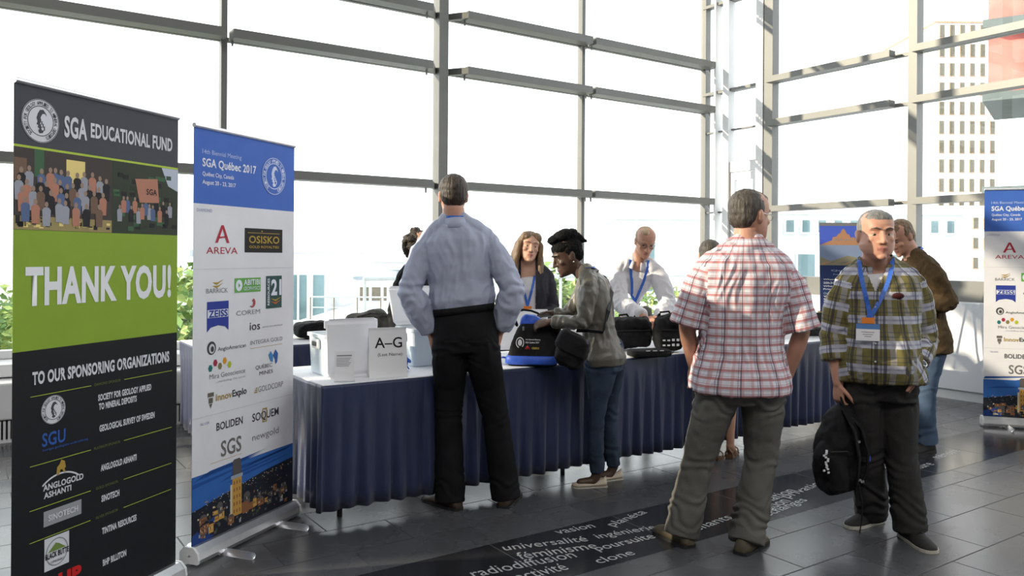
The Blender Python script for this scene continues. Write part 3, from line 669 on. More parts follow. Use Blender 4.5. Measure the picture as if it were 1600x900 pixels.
def emblem(parent, u, v, r, fg, bg, y=-.002, ring_text=True, ru=1.0):
    mb = MB(); disc(mb, u, v, r*ru, y, 0, ry=r)
    disc(mb, u, v, r*.985*ru, y-.0003, 1, ry=r*.985, r0=r*.955*ru); disc(mb, u, v, r*.70*ru, y-.0003, 1, ry=r*.70, r0=r*.66*ru)
    skull(mb, u, v, r*.6, y-.0004, 1); skull(mb, u+.12*r, v-.02*r, r*.42, y-.0007, 0)
    for k in range(5): rect(mb, u-.12*r+.07*r*k, u-.06*r+.07*r*k, v+.1*r-.13*r*k, v+.22*r-.11*r*k, y-.001, 1)
    e = mb.build('emblem', [bg, fg], parent)
    s = 'SOCIETY FOR GEOLOGY APPLIED TO MINERAL DEPOSITS '
    if ring_text:
        for i, ch in enumerate(s):
            if ch == ' ': continue
            a = -PI*.72-2*PI*.86*i/len(s); rr = r*.73; h = r*.17
            M = Matrix.Translation((u, y-.0006, v)) @ Matrix.Rotation(-(a-PI/2), 4, 'Y') @ Matrix.Translation((0, 0, rr))
            merge_text.append((ch, -h*.28*ru, h*.28*ru, 0, h, M))
        bm = MB()
        for ch, a0, a1, b0, b1, M in merge_text:
            t = text(ch, a0, a1, b0, b1, fg, None, y=0, bold=.02, M=M)
            if t:
                me = t.data; bm.add([tuple(q.co) for q in me.vertices], [tuple(p.vertices) for p in me.polygons]); bpy.data.objects.remove(t)
        merge_text.clear(); bm.build('ring_lettering', fg, e)
    return e
merge_text = []
K_W = ink((0.62, 0.63, 0.68)); K_BK = ink((0.012, 0.013, 0.016)); K_CH = ink((0.055, 0.059, 0.072)); K_GR = ink((0.235, 0.36, 0.035)); K_LG = ink((.42, .55, .06))  # K_CH: banner charcoal with the veiling glare over it lifted into the colour
BW = 0.80
B1A = math.atan2(3.5-2.74, -1.463+1.706); B2A = math.atan2(4.37-3.68, -1.201+1.464)
def fund_banner():
    r = banner_base('pull_up_banner', (-1.706, 2.74), B1A, BW, 'dark grey and lime green thank you banner, nearest, at the left edge', 'banner')
    p = panel(r, BW, [(.08, 1.088, 0), (1.088, 1.511, 1), (1.511, 1.797, 2), (1.797, 1.805, 3), (1.805, 2.02, 4)], [K_BK, K_GR, K_CH, K_LG, K_CH])
    emblem(p, .104, 1.898, .077, K_CH, K_W)
    text('SGA', .205, .308, 1.856, 1.936, K_W, p, bold=.03); text('EDUCATIONAL FUND', .325, .763, 1.871, 1.928, K_W, p, bold=.03)
    text('THANK YOU!', .047, .760, 1.242, 1.384, ink((.74, .75, .78)), p, bold=.04)
    text('TO OUR SPONSORING ORGANIZATIONS', .077, .752, .965, 1.012, K_W, p, bold=.04)
    # group photo: crowd in a hall, people outdoors with a flag
    C = [ink(c) for c in ((.055, .045, .042), (.035, .045, .03), (.30, .24, .10), (.75, .60, .22), (.42, .19, .13), (.018, .017, .02), (.30, .31, .36), (.09, .13, .25), (.30, .21, .16), (.16, .10, .07), (.05, .12, .06), (.45, .5, .6))]
    mb = MB(); y = -.001; rr = random.Random(11)
    rect(mb, .0, .43, 1.512, 1.796, y, 0); rect(mb, .43, .8, 1.512, 1.796, y, 1)
    rect(mb, .0, .43, 1.512, 1.56, y-.0003, 2); rect(mb, .215, .30, 1.68, 1.775, y-.0003, 3); rect(mb, .08, .12, 1.70, 1.796, y-.0003, 10); rect(mb, .0, .05, 1.68, 1.76, y-.0003, 9)
    for k in range(40):
        a = rr.uniform(0, .41); rect(mb, a, a+.018, 1.514+.044*rr.random(), 1.52+.044*rr.random(), y-.0005, rr.choice((5, 3)))
    mb.poly([(.70, y-.0003, 1.796), (.74, y-.0003, 1.72), (.8, y-.0003, 1.70), (.8, y-.0003, 1.796)], 11)
    for k in range(60):
        a = rr.uniform(.43, .76); b = rr.uniform(1.52, 1.75); rect(mb, a, a+.03, b, b+.018, y-.0003, rr.choice((1, 10, 5)))
    def figure(u, v, s, c, yy):
        mb.poly([(u-.016*s, yy, v-.06*s), (u-.019*s, yy, v), (u-.010*s, yy, v+.010*s), (u+.010*s, yy, v+.010*s), (u+.019*s, yy, v), (u+.016*s, yy, v-.06*s)], c)
        disc(mb, u, v+.021*s, .0085*s, yy-.0001, 8, 10, .011*s)
    rows = [(1.70, [.03, .065, .115, .14, .165, .19, .225, .26, .29, .33, .37, .40]), (1.665, [.02, .055, .10, .13, .16, .19, .215, .25, .285, .32, .36]), (1.63, [.03, .075, .11, .15, .185, .22, .26, .30, .34, .385]), (1.59, [.04, .09, .13, .18, .215, .26, .31, .37])]
    for j, (v, us) in enumerate(rows):
        for u in us: figure(u+rr.uniform(-.006, .006), v+rr.uniform(-.01, .01), .95, rr.choice((5, 6, 7, 5, 5, 9, 5, 7, 4, 6)), y-.0007-.0003*j-.0002*rr.random())
    for k in range(15): figure(.47+.020*k, 1.60+rr.uniform(-.01, .05), .72, rr.choice((6, 6, 4, 7, 5)), y-.0007-.0002*rr.random())
    mb.poly([(.55, y-.0012, 1.735), (.675, y-.0012, 1.745), (.685, y-.0012, 1.645), (.575, y-.0012, 1.64)], 4)
    ph = mb.build('printed_photo', C, p)
    text('SGA', .612, .672, 1.675, 1.700, C[5], p, y=-.0028, bold=.02)
    for z in (.925, .680, .524, .411):
        for a, b in ((.07, .335), (.50, .77)): ln = MB(); rect(ln, a, b, z-.001, z+.001, -.001); ln.build('printed_rule', K_LG, p)
    for s, a, b, z in (('DIAMOND SPONSOR', .35, .48, .921), ('PLATINUM SPONSOR', .35, .48, .676), ('GOLD SPONSOR', .36, .47, .520), ('SILVER SPONSOR', .36, .47, .407)): text(s, a, b, z, z+.010, ink((.12, .15, .04)), p)
    for s, a, b, z in (('SOCIETY FOR GEOLOGY APPLIED', .368, .647, .860), ('TO MINERAL DEPOSITS', .372, .566, .825), ('GEOLOGICAL SURVEY OF SWEDEN', .375, .667, .740), ('ANGLOGOLD ASHANTI', .383, .567, .585), ('SINOTECH', .387, .477, .465), ('TINTINA RESOURCES', .391, .569, .338), ('BHP BILLITON', .395, .515, .213)):
        text(s, a, b, z, z+.026, K_W, p, bold=.04)
    emblem(p, .165, .865, .052, K_CH, K_W)
    kb = ink((.03, .10, .36)); text('SGU', .118, .218, .738, .787, kb, p, bold=.02); text('Sveriges geologiska undersökning', .12, .32, .720, .731, kb, p)
    text('ANGLOGOLD', .124, .300, .579, .602, K_W, p, bold=.03); text('ASHANTI', .127, .245, .551, .573, K_W, p, bold=.03)
    mb = MB(); mb.poly([(.178, -.002, .622), (.182, -.002, .652), (.192, -.002, .660), (.200, -.002, .676), (.215, -.002, .668), (.220, -.002, .645), (.214, -.002, .640), (.222, -.002, .622), (.210, -.002, .626), (.205, -.002, .64), (.196, -.002, .64), (.192, -.002, .622)]); mb.build('lion_mark', ink((.40, .26, .05)), p)
    mb = MB(); disc(mb, .20, .50, .13, -.002, 0, 16, .13, .124, .9, 2.25); mb.build('swoosh', K_W, p)
    mb = MB(); rect(mb, .127, .292, .450, .505, -.001); mb.build('grey_plate', ink((.30, .31, .33)), p); text('SINOTECH', .145, .275, .466, .488, K_W, p, y=-.003, bold=.03)
    mb = MB(); rect(mb, .131, .237, .288, .405, -.001, 0); disc(mb, .184, .346, .048, -.0015, 1, ry=.05, r0=.044); mb.poly([(.145, -.002, .352), (.178, -.002, .380), (.192, -.002, .374), (.222, -.002, .352)], 2); mb.build('round_mark', [K_W, ink((.25, .26, .27)), ink((.16, .24, .06))], p)
    text('BLACK BUTTE', .134, .234, .329, .350, K_BK, p, y=-.003, bold=.03); text('COPPER PROJECT', .155, .213, .308, .318, K_BK, p, y=-.003)
    text('UP', .190, .294, .205, .262, ink((.55, .02, .02)), p, bold=.06)
fund_banner()

def city_photo(p, w, z0, z1, seed):
    C = [ink(c) for c in ((.035, .13, .42), (.02, .08, .30), (.015, .018, .028), (.02, .055, .22), (.55, .30, .07), (.25, .11, .05), (.10, .09, .09), (.62, .55, .38), (.30, .36, .42), (.05, .07, .05))]
    rr = random.Random(seed); mb = MB(); y = -.001; h = z1-z0; hz = z0+h*.62
    rect(mb, 0, w, z0, z1, y, 0); 
    for k in range(7):
        a = rr.uniform(-.1, w*.6); b = hz+.03+rr.uniform(0, h*.3); mb.poly([(max(0, a), y-.0002, b), (min(w, a+.35), y-.0002, b+.02), (min(w, a+.5), y-.0002, b+.035), (max(0, a+.1), y-.0002, b+.02)], 1)
    mb.poly([(0, y-.0004, z0), (w, y-.0004, z0), (w, y-.0004, hz+.045), (w*.7, y-.0004, hz+.03), (w*.4, y-.0004, hz+.0), (0, y-.0004, hz-.04)], 2)
    mb.poly([(0, y-.0006, hz-.15), (w*.22, y-.0006, hz-.09), (w*.18, y-.0006, hz-.19), (0, y-.0006, hz-.24)], 3)
    for k in range(300):
        u = rr.uniform(.03, w-.05); v = rr.uniform(z0+.01, hz-.02+.05*u/w); s = .004+.016*(hz-v)/h*rr.random()*1.6
        rect(mb, u, min(w-.002, u+s*rr.uniform(.6, 1.6)), v, v+s, y-.0008-.0002*rr.random(), rr.choice((2, 5, 5, 6, 9, 9, 4, 8, 2, 7) if rr.random() < .6 else (2, 9, 6)))
    for k in range(46):
        u = rr.uniform(0, w-.01); v = hz-.035+.06*u/w+rr.uniform(-.012, .012); rect(mb, u, u+.006, v, v+.004, y-.0011, rr.choice((7, 8, 4)))
    for k in range(26):
        u = rr.uniform(.04, w-.10); v = rr.uniform(z0+.02, hz-.09); a = rr.uniform(.018, .05); b = rr.uniform(.018, .045); yy = y-.0011-.00001*k
        rect(mb, u, u+a, v, v+b, yy, rr.choice((4, 5, 5, 6))); mb.poly([(u-.003, yy-.00005, v+b), (u+a+.003, yy-.00005, v+b), (u+a*.7, yy-.00005, v+b+.014), (u+a*.3, yy-.00005, v+b+.014)], rr.choice((6, 2)))
        for j in range(int(a/.009)): rect(mb, u+.003+.009*j, u+.007+.009*j, v+b*.4, v+b*.7, yy-.00006, rr.choice((7, 2, 2)))
    # a generic lit tower with steep roof and lower wings
    c = w*.40; b = hz-.14; t = y-.0013
    rect(mb, c-.032, c+.036, b, hz+.045, t, 4); rect(mb, c-.046, c-.032, b-.01, hz+.02, t, 7); rect(mb, c+.036, c+.09, b, b+.05, t, 5); rect(mb, c+.09, c+.14, b, b+.035, t, 5)
    rect(mb, c-.042, c+.044, hz+.045, hz+.062, t, 8); mb.poly([(c-.03, t, hz+.062), (c+.034, t, hz+.062), (c+.03, t, hz+.13), (c+.02, t, hz+.14), (c-.02, t, hz+.14), (c-.03, t, hz+.13)], 6)
    for i in range(3):
        for j in range(5): rect(mb, c-.022+.02*i, c-.014+.02*i, b+.015+.035*j, b+.032+.035*j, t-.0003, 5)
    mb.build('printed_photo', C, p)
def sponsor_banner(A, ang, label, seed):
    r = banner_base('pull_up_banner', A, ang, BW*.945, label, 'banner', 'blue topped sponsor banners')
    w = BW*.945
    p = panel(r, w, [(.08, .40, 0), (.40, 1.665, 1), (1.665, 2.02, 2)], [K_BK, ink((.72, .72, .76)), ink((.055, .14, .50))])
    city_photo(p, w, .085, .40, seed)
    kw = ink((.72, .75, .85)); k = ink((.05, .05, .055)); kg = ink((.22, .22, .24)); red = ink((.42, .03, .05)); gold = ink((.40, .27, .05)); zb = ink((.03, .05, .30))
    text('14th Biennial Meeting', .054, .324, 1.893, 1.921, ink((.45, .55, .85)), p); text('SGA Québec 2017', .054, .436, 1.832, 1.880, kw, p, bold=.025)
    text('Québec City, Canada', .055, .270, 1.790, 1.816, kw, p, bold=.01); text('August 20 - 23, 2017', .055, .283, 1.752, 1.778, kw, p, bold=.015)
    emblem(p, .580, 1.842, .098, ink((.62, .68, .85)), ink((.055, .14, .50)))
    kp = ink((.35, .36, .55)); text('DIAMOND', .02, .12, 1.628, 1.643, kp, p); text('SILVER', .05, .11, .630, .642, kp, p)
    
    for z in (1.36, .668): ln = MB(); rect(ln, .0, w, z-.001, z+.001, -.001); ln.build('printed_rule', ink((.55, .55, .58)), p)
    mb = MB(); mb.poly([(.142, -.002, 1.485), (.160, -.002, 1.485), (.192, -.002, 1.555), (.222, -.002, 1.485), (.240, -.002, 1.485), (.200, -.002, 1.570), (.184, -.002, 1.570)]); mb.poly([(.165, -.002, 1.505), (.225, -.002, 1.512), (.225, -.002, 1.519), (.17, -.002, 1.514)]); mb.build('logo_mark', red, p)
    text('AREVA', .083, .300, 1.432, 1.464, red, p)
    mb = MB(); rect(mb, .352, .654, 1.440, 1.563, -.001, 0); rect(mb, .375, .630, 1.538, 1.541, -.0015, 1); rect(mb, .48, .49, 1.546, 1.552, -.0015, 1); mb.build('logo_plate', [ink((.018, .016, .015)), gold], p)
    text('OSISKO', .382, .625, 1.487, 1.525, gold, p, -.003, .02); text('GOLD ROYALTIES', .385, .622, 1.462, 1.475, gold, p, -.003, .02)
    mb = MB()
    for j in range(2): mb.poly([(.124, -.002, 1.296-.016*j), (.155, -.002, 1.284-.016*j), (.200, -.002, 1.310-.016*j), (.160, -.002, 1.296-.016*j)])
    mb.build('logo_mark', gold, p); text('BARRICK', .084, .232, 1.245, 1.268, kg, p)
    mb = MB(); rect(mb, .279, .477, 1.240, 1.312, -.001, 0); disc(mb, .312, 1.276, .024, -.0015, 1, 24, .028); disc(mb, .312, 1.276, .010, -.002, 0, 3, .014); mb.build('logo_plate', [ink((.14, .38, .09)), kw], p)
    text('ABITIBI', .345, .470, 1.276, 1.304, kw, p, -.003, .02); text('GEOPHYSICS', .345, .470, 1.250, 1.268, kw, p, -.003)
    mb = MB(); rect(mb, .520, .651, 1.148, 1.318, -.001, 0); mb.poly([(.555, -.0015, 1.185), (.60, -.0015, 1.168), (.645, -.0015, 1.190), (.60, -.0015, 1.178)], 1); mb.poly([(.555, -.0015, 1.200), (.60, -.0015, 1.183), (.645, -.0015, 1.205), (.60, -.0015, 1.193)], 2); mb.build('logo_plate', [ink((.035, .085, .075)), ink((.5, .12, .05)), gold], p)
    text('21', .560, .645, 1.215, 1.300, kw, p, -.003, .04)
    M = Matrix.Translation((.548, -.003, 1.165)) @ Matrix.Rotation(-PI/2, 4, 'Y'); text('RESSOURCES', 0, .140, 0, .018, kw, p, 0, .02, M=M)
    mb = MB(); mb.poly([(.090, -.001, 1.062), (.115, -.001, 1.082), (.164, -.001, 1.090), (.213, -.001, 1.082), (.238, -.001, 1.062), (.238, -.001, 1.205), (.090, -.001, 1.205)], 0); rect(mb, .094, .234, 1.128, 1.166, -.0015, 1); mb.build('logo_plate', [zb, kw], p)
    text('ZEISS', .099, .229, 1.130, 1.164, zb, p, -.003, .03)
    text('COREM', .293, .473, 1.127, 1.150, kg, p)
    mb = MB()
    for j in range(3): disc(mb, .412, 1.185, .024-.006*j, -.002, 0, 14, .024-.006*j, .020-.006*j, -2.4+.5*j, 1.2+.3*j)
    mb.build('logo_mark', red, p)
    text('ios', .394, .474, 1.045, 1.085, k, p, bold=.01); text('SERVICES GÉOSCIENTIFIQUES', .494, .66, 1.050, 1.060, kg, p)
    text('INTEGRA GOLD', .400, .659, .972, .992, kg, p); mb = MB(); rect(mb, .400, .659, .952, .954, -.001); mb.build('printed_rule', gold, p)
    text('AngloAmerican', .164, .366, .960, .985, k, p)
    mb = MB(); disc(mb, .122, .985, .030, -.001, 0, 24, .032); disc(mb, .124, .982, .020, -.0015, 1, 24, .023); disc(mb, .126, .980, .011, -.002, 0, 20, .014); mb.build('logo_mark', [k, ink((.6, .6, .62))], p)
    mb = MB()
    for j, (u, v) in enumerate(((.115, .890), (.148, .912), (.180, .893), (.213, .915), (.246, .893))): disc(mb, u, v, .015, -.001, j, 6, .018)
    mb.build('logo_dots', [ink(c) for c in ((.02, .16, .16), (.35, .03, .06), (.22, .20, .08), (.65, .30, .03), (.42, .48, .03))], p)
    text('Mira Geoscience', .109, .362, .838, .862, kg, p); text('...modelling the earth', .150, .362, .812, .826, ink((.40, .40, .42)), p)
    text('QUÉBEC', .441, .574, .838, .866, k, p); text('MINES', .471, .580, .808, .828, k, p)
    mb = MB(); mb.poly([(.543, -.002, .905), (.560, -.002, .925), (.580, -.002, .900), (.580, -.002, .865), (.56, -.002, .870)], 0); mb.poly([(.580, -.002, .900), (.600, -.002, .930), (.622, -.002, .905), (.615, -.002, .860), (.600, -.002, .850), (.595, -.002, .880)], 1); mb.build('logo_mark', [ink((.05, .22, .50)), ink((.03, .10, .35))], p)
    text('Innov', .153, .265, .728, .762, gold, p, bold=.02); text('Explo', .268, .373, .720, .764, k, p, bold=.03)
    mb = MB(); rect(mb, .098, .138, .755, .775, -.002); rect(mb, .104, .132, .725, .750, -.002); mb.poly([(.108, -.002, .722), (.128, -.002, .722), (.118, -.002, .700)]); mb.build('logo_mark', ink((.14, .12, .10)), p)
    text('GOLDCORP', .462, .667, .723, .752, kg, p); mb = MB(); rect(mb, .432, .456, .723, .729, -.002); rect(mb, .437, .456, .733, .739, -.002); rect(mb, .444, .456, .743, .749, -.002); mb.build('logo_mark', gold, p)
    text('BOLIDEN', .158, .345, .585, .623, k, p, bold=.015); text('SOQUEM', .418, .630, .570, .620, k, p, bold=.01)
    mb = MB(); 
    for q in ((.497, .530, .562, .568), (.497, .530, .628, .634), (.497, .502, .562, .634), (.526, .531, .562, .634)): rect(mb, *q, -.0035)
    mb.build('gold_frame', gold, p)
    text('SGS', .190, .336, .452, .530, ink((.16, .155, .15)), p, bold=.015); text('newgold', .419, .631, .470, .515, kg, p)
    mb = MB(); rect(mb, .12, .34, .436, .438, -.001); mb.build('printed_rule', ink((.6, .35, .1)), p)
sponsor_banner((-1.464, 3.68), B2A, 'blue topped white sponsor banner beside the left table end, seen in full', 21)
sponsor_banner((4.048, 6.871), -0.30, 'blue topped sponsor banner at the right picture edge, cut by the frame', 22)

# ------------------------------------------------------------ people
def V(*a): return Vector(a)
TORSO = [(0.84, .070, .05, .065), (0.885, .145, .090, .108), (0.93, .168, .105, .128), (0.99, .162, .106, .115), (1.05, .150, .104, .095), (1.11, .146, .104, .088), (1.20, .155, .110, .096), (1.29, .168, .118, .108),
         (1.36, .176, .112, .110), (1.42, .172, .092, .098), (1.455, .140, .070, .082), (1.485, .090, .058, .068), (1.51, .062, .054, .060)]
class Fig:
    def __init__(s, label, J, H, fwd, w=1.0, belly=0.0, bust=0.0, female=False, head=(0, 0, 0), hs=1.0, skin=None, group=None):
        s.J = {k: Vector(v) for k, v in J.items() if k != 'loc'}; J2 = s.J; s.H = H; s.k = H/1.75; s.w = w; s.belly = belly; s.bust = bust; s.female = female
        s.fw = math.radians(fwd); s.fwd = V(math.sin(s.fw), -math.cos(s.fw), 0); s.left = V(math.cos(s.fw), math.sin(s.fw), 0)
        sl = J2['shL']-J2['shR']; sl.z *= .6; s.shl = sl.normalized(); s.shw = (J2['shL']-J2['shR']).length/2
        s.hm = Matrix.Translation(J2['head']) @ Matrix.Rotation(math.radians(head[0]), 4, 'Z') @ Matrix.Rotation(math.radians(head[1]), 4, 'X') @ Matrix.Rotation(math.radians(head[2]), 4, 'Y') @ Matrix.Scale(hs, 4)
        s.hmi = s.hm.inverted(); s.hs = hs
        s.root = empty('person', (*J['loc'], 0), 0, label, 'person', group)
        s.skin = skin
    def spine(s, z):                                   # neutral height -> point, tangent
        k = s.k; P, C, N = s.J['pel'], s.J['chest'], s.J['neck']
        def at(z):
            if z <= .97: return P+(P-C).normalized().lerp(V(0, 0, -1), .75).normalized()*(.97-z)*k
            if z <= 1.30: return P.lerp(C, (z-.97)/.33)
            return C.lerp(N, (z-1.30)/.21)
        p = (at(z)+at(z-.06)+at(z+.06))/3 if .85 < z < 1.46 else at(z)
        return p, (at(z+.05)-at(z-.05)).normalized()
    def torso_ring(s, z, hw, f, b, n=36, p=2.35):
        c, t = s.spine(z); q = min(1, max(0, (z-1.0)/.3))
        ax = s.left.lerp(s.shl, q); ax = (ax-t*ax.dot(t)).normalized(); ay = -(t.cross(ax)).normalized()
        if ay.dot(s.fwd) < 0: ay = -ay                 # front positive
        return ring(c, ax, ay, hw, f, n, p, b)
    def dims(s, z, hw, f, b, infl=0.0):
        k = s.k; q = min(1, max(0, (z-1.15)/.2)); top = min(1, max(0, (1.51-z)/.06)) if z > 1.45 else 1
        ws = s.w*(1-q)+q*(s.shw/.182/k)*(.5+.5*top) + (q*.5*(1-top) if top < 1 else 0)
        hw = hw*k*ws
        bl = s.belly*math.exp(-((z-1.08)/.13)**2); bs = s.bust*math.exp(-((z-1.30)/.07)**2)
        if s.female:
            hw *= 1-.10*math.exp(-((z-1.12)/.08)**2); hw *= 1+.05*math.exp(-((z-.93)/.08)**2)
        dw = .5*s.w+.5
        return hw+infl, f*k*dw+bl+bs+infl, b*k*dw+infl
    def torso(s, mb, z0=.84, z1=1.51, infl=0.0, extra=None, p=2.35):
        zs = [r for r in TORSO if z0-.001 <= r[0] <= z1+.001]
        def interp(z):
            for a, b in zip(TORSO[:-1], TORSO[1:]):
                if a[0] <= z <= b[0]:
                    t = (z-a[0])/(b[0]-a[0]); return tuple(a[i]+(b[i]-a[i])*t for i in range(4))
            a = TORSO[2] if z < TORSO[2][0] else TORSO[-1]; return (z, a[1], a[2], a[3])
        if not zs or zs[0][0] > z0+.003: zs = [interp(z0)]+zs
        if zs[-1][0] < z1-.003: zs = zs+[interp(z1)]
        if z0 < .84: zs = [(z0, TORSO[2][1], TORSO[2][2], TORSO[2][3])] + [z for z in zs if z[0] > .94]
        rings = []
        for z, hw, f, b in zs:
            e = infl+(extra(z) if extra else 0)
            if z0 < .9 and infl > 0 and z < .93: hw, f, b = TORSO[2][1:]
            hw, f, b = s.dims(z, hw, f, b, e); rings.append(s.torso_ring(z, hw, f, b, p=p))
        mb.loft(rings)
        if z1 > 1.44:
            N = s.J['neck']; k = s.k
            for sd, g in (('L', 1), ('R', -1)):
                a = N+s.shl*g*.035*k+V(0, 0, .012)*k; b = s.J['sh'+sd]+V(0, 0, .012)*k; e = infl*.75
                mb.tube([a, a.lerp(b, .35)+V(0, 0, -.004), a.lerp(b, .7), b], [.040*k+e, .044*k+e, .043*k+e, .036*k+e], 14)
    def arm(s, mb, side, infl=0.0, f0=0.0, f1=2.0, sc=1.0, cuff=None):
        a, b, c = s.J['sh'+side], s.J['el'+side], s.J['wr'+side]; k = s.k*(.86 if s.female else 1)*sc
        prof = [(0, .047), (.18, .053), (.4, .049), (.7, .044), (1.0, .040), (1.3, .043), (1.7, .034), (2.0, .0275)]
        pts, rad = [], []
        ts = sorted(set([f0, f1]+[t for t, _ in prof if f0 < t < f1]+[t for t in (.15, .5, .85, .93, 1.07, 1.15, 1.5, 1.85) if f0 < t < f1]))
        for t in ts:
            p = a.lerp(b, t) if t <= 1 else b.lerp(c, t-1)
            for (t0, r0), (t1, r1) in zip(prof[:-1], prof[1:]):
                if t0 <= t <= t1: r = r0+(r1-r0)*(t-t0)/(t1-t0)
            e = infl(t) if callable(infl) else infl
            pts.append(p); rad.append(r*k+e)
        ctr = s.spine(1.36)[0]
        ins = ctr.lerp(a, .5)
        if f0 == 0: pts = [ins]+pts; rad = [rad[0]*.92]+rad
        mb.tube(pts, rad, 16, round_=(f1 >= 2 and not cuff))
    def leg(s, mb, side, infl=0.0, f1=2.0, prof=None, drop=0):
        a, b, c = s.J['hip'+side], s.J['kn'+side], s.J['an'+side].copy(); c.z -= drop; k = s.k*(.5+.5*s.w)*(.9 if s.female and prof is None else 1)
        prof = prof or [(0, .086), (.3, .078), (.7, .060), (1.0, .050), (1.3, .053), (1.7, .040), (2.0, .034)]
        pts, rad = [], []
        for t, r in prof:
            if t > f1: break
            p = a.lerp(b, t) if t <= 1 else b.lerp(c, t-1)
            if t > 1.05: p = p-s.fwd*(-.012*math.sin(PI*(t-1)))*k
            e = infl(t) if callable(infl) else infl
            pts.append(p); rad.append(r*k+e)
        pts = [a+V(0, 0, .06)*k]+pts; rad = [rad[0]*.9]+rad
        mb.tube(pts, rad, 18, round_=False)
    def hand(s, mb, side, d, thumb, palm, curl=.5, spread=1.0):
        w = s.J['wr'+side]; k = s.k*(.88 if s.female else 1)
        d = Vector(d).normalized(); t = Vector(thumb); t = (t-d*t.dot(d)).normalized(); n = Vector(palm); n = (n-d*n.dot(d)-t*n.dot(t)).normalized()
        mb.loft([ring(w+d*x*k, t, n, r*k, h*k, 16, 2.6) for x, r, h in ((-.02, .026, .020), (.01, .028, .018), (.04, .038, .016), (.07, .042, .0145), (.092, .041, .012), (.098, .034, .008))])
        for i, (o, L) in enumerate(((.031, .073), (.0105, .082), (-.0105, .076), (-.030, .060))):
            p = w+d*.085*k+t*o*k; a = .15+curl*.35; pts = [p]; rads = [.0095*k]
            dd = (d+t*o*spread*1.6).normalized()
            for j, q in enumerate((.45, .30, .25)):
                dr = dd*math.cos(a)+n*math.sin(a); p = p+dr*L*q*k*1.02; pts.append(p); rads.append((.0088, .0080, .0070)[j]*k); a += curl*(.85, .75, .5)[j]
            mb.tube(pts, rads, 10)
        p = w+d*.025*k+t*.026*k; d1 = (d*.62+t*.72+n*.25).normalized(); d2 = (d*.88+t*.25+n*(.15+.35*curl)).normalized()
        mb.tube([p, p+d1*.042*k, p+d1*.042*k+d2*.032*k, p+d1*.042*k+d2*.058*k], [.0145*k, .0115*k, .0105*k, .0085*k], 10)
    def headmesh(s, mb, smile=0.0, jaw=1.0, plump=0.0):
        M = s.hm
        rg = [(-.116, .020, .080, .040), (-.108, .035, .091, .02), (-.090, .049*jaw, .095, -.0), (-.068, .058*jaw, .094, .04), (-.045, .0645*(1+(jaw-1)*.6), .0905, .062), (-.018, .0695, .088, .080), (.005, .0715, .0835, .090), (.020, .073, .0885, .095), (.034, .074, .0915, .097),
              (.055, .0755, .089, .098), (.080, .071, .076, .090), (.100, .057, .050, .068), (.110, .038, .028, .045), (.1155, .016, .010, .018)]
        rings = []
        for z, hw, f, b in rg:
            hw += plump*math.exp(-((z+.05)/.045)**2)
            rings.append(ring(V(0, 0, z), V(1, 0, 0), V(0, -1, 0), hw, f, 40, 2.25, max(b, .004)))
            if b < .02: rings[-1] = ring(V(0, -.02, z), V(1, 0, 0), V(0, -1, 0), hw, f-.02, 40, 2.25, b+.04)
        mb.loft(rings, 0, M)
        def T(pts, r): mb.tube([M @ Vector(p) for p in pts], [x*s.hs for x in r], 12)
        def E(c, r): mb.ell(M @ Vector(c), tuple(x*s.hs for x in r), R=s.hm.to_3x3().normalized())
        T([(0, -.083, .026), (0, -.094, .004), (0, -.104, -.016), (0, -.1095, -.030)], [.008, .0095, .0115, .0125])
        for sx in (-1, 1):
            E((sx*.0125, -.096, -.033), (.0085, .011, .008))
            T([(sx*.012, -.0895, .030), (sx*.030, -.0885, .034), (sx*.052, -.0735, .030)], [.006, .0075, .006])
            E((sx*.040, -.0635, -.022), (.022, .0175+.004*smile, .018))
            E((sx*.031, -.0700, .0118), (.0170, .0125, .0050)); E((sx*.031, -.0690, -.0060), (.0160, .0110, .0045))
            E((sx*(.0755+.75*plump), .010, -.006), (.0085, .019, .032)); E((sx*(.0785+.75*plump), .016, .004), (.007, .015, .022))
        m = .003*smile
        T([(-.024, -.0855, -.063+2*m), (-.010, -.0955, -.0605), (0, -.0965, -.0615), (.010, -.0955, -.0605), (.024, -.0855, -.063+2*m)], [.0035, .0052, .0048, .0052, .0035])
        T([(-.021, -.0855, -.069+2*m), (0, -.0950, -.0735), (.021, -.0855, -.069+2*m)], [.0035, .0066, .0035])
        E((0, -.086, -.103), (.021, .016, .014))
        # neck
        n0 = s.J['neck']+V(0, 0, -.035)*s.k; n1 = M @ V(0, .018, -.075); r = (.052 if s.female else .060)*s.k*(1+plump*6)
        mb.tube([n0, n0.lerp(n1, .5), n1], [r*1.12, r, r*.98], 20)
    def body(s, hands, smile=0, jaw=1.0, plump=0.0, vox=.0055, feet=True, shade=None):
        mb = MB(); s.torso(mb, .84, 1.51, 0)
        for sd in 'LR':
            s.arm(mb, sd); s.leg(mb, sd); s.hand(mb, sd, *hands[sd])
            an = s.J['an'+sd]; td = s.toe[sd]
            mb.tube([an, V(an.x, an.y, .035)+td*.03, V(an.x, an.y, .030)+td*.11], [.036*s.k, .034*s.k, .026*s.k], 12)
        s.headmesh(mb, smile, jaw, plump)
        me = remesh(mb, vox, 2, .45); c = co_np(me)
        hl = c @ np.array(s.hmi.to_3x3()).T + np.array(s.hmi.translation)
        nf = len(me.polygons); cen = np.empty(nf*3, np.float32); me.polygons.foreach_get('center', cen); cen = cen.reshape(-1, 3) @ np.array(s.hmi.to_3x3()).T + np.array(s.hmi.translation)
        lip = (np.abs(cen[:, 0]) < .0235) & (cen[:, 1] < -.0885+.09*np.abs(cen[:, 0])) & (cen[:, 2] < -.0565) & (cen[:, 2] > -.0795+.25*np.abs(cen[:, 0]))
        mi = lip.astype(np.int32); me.polygons.foreach_set('material_index', mi)
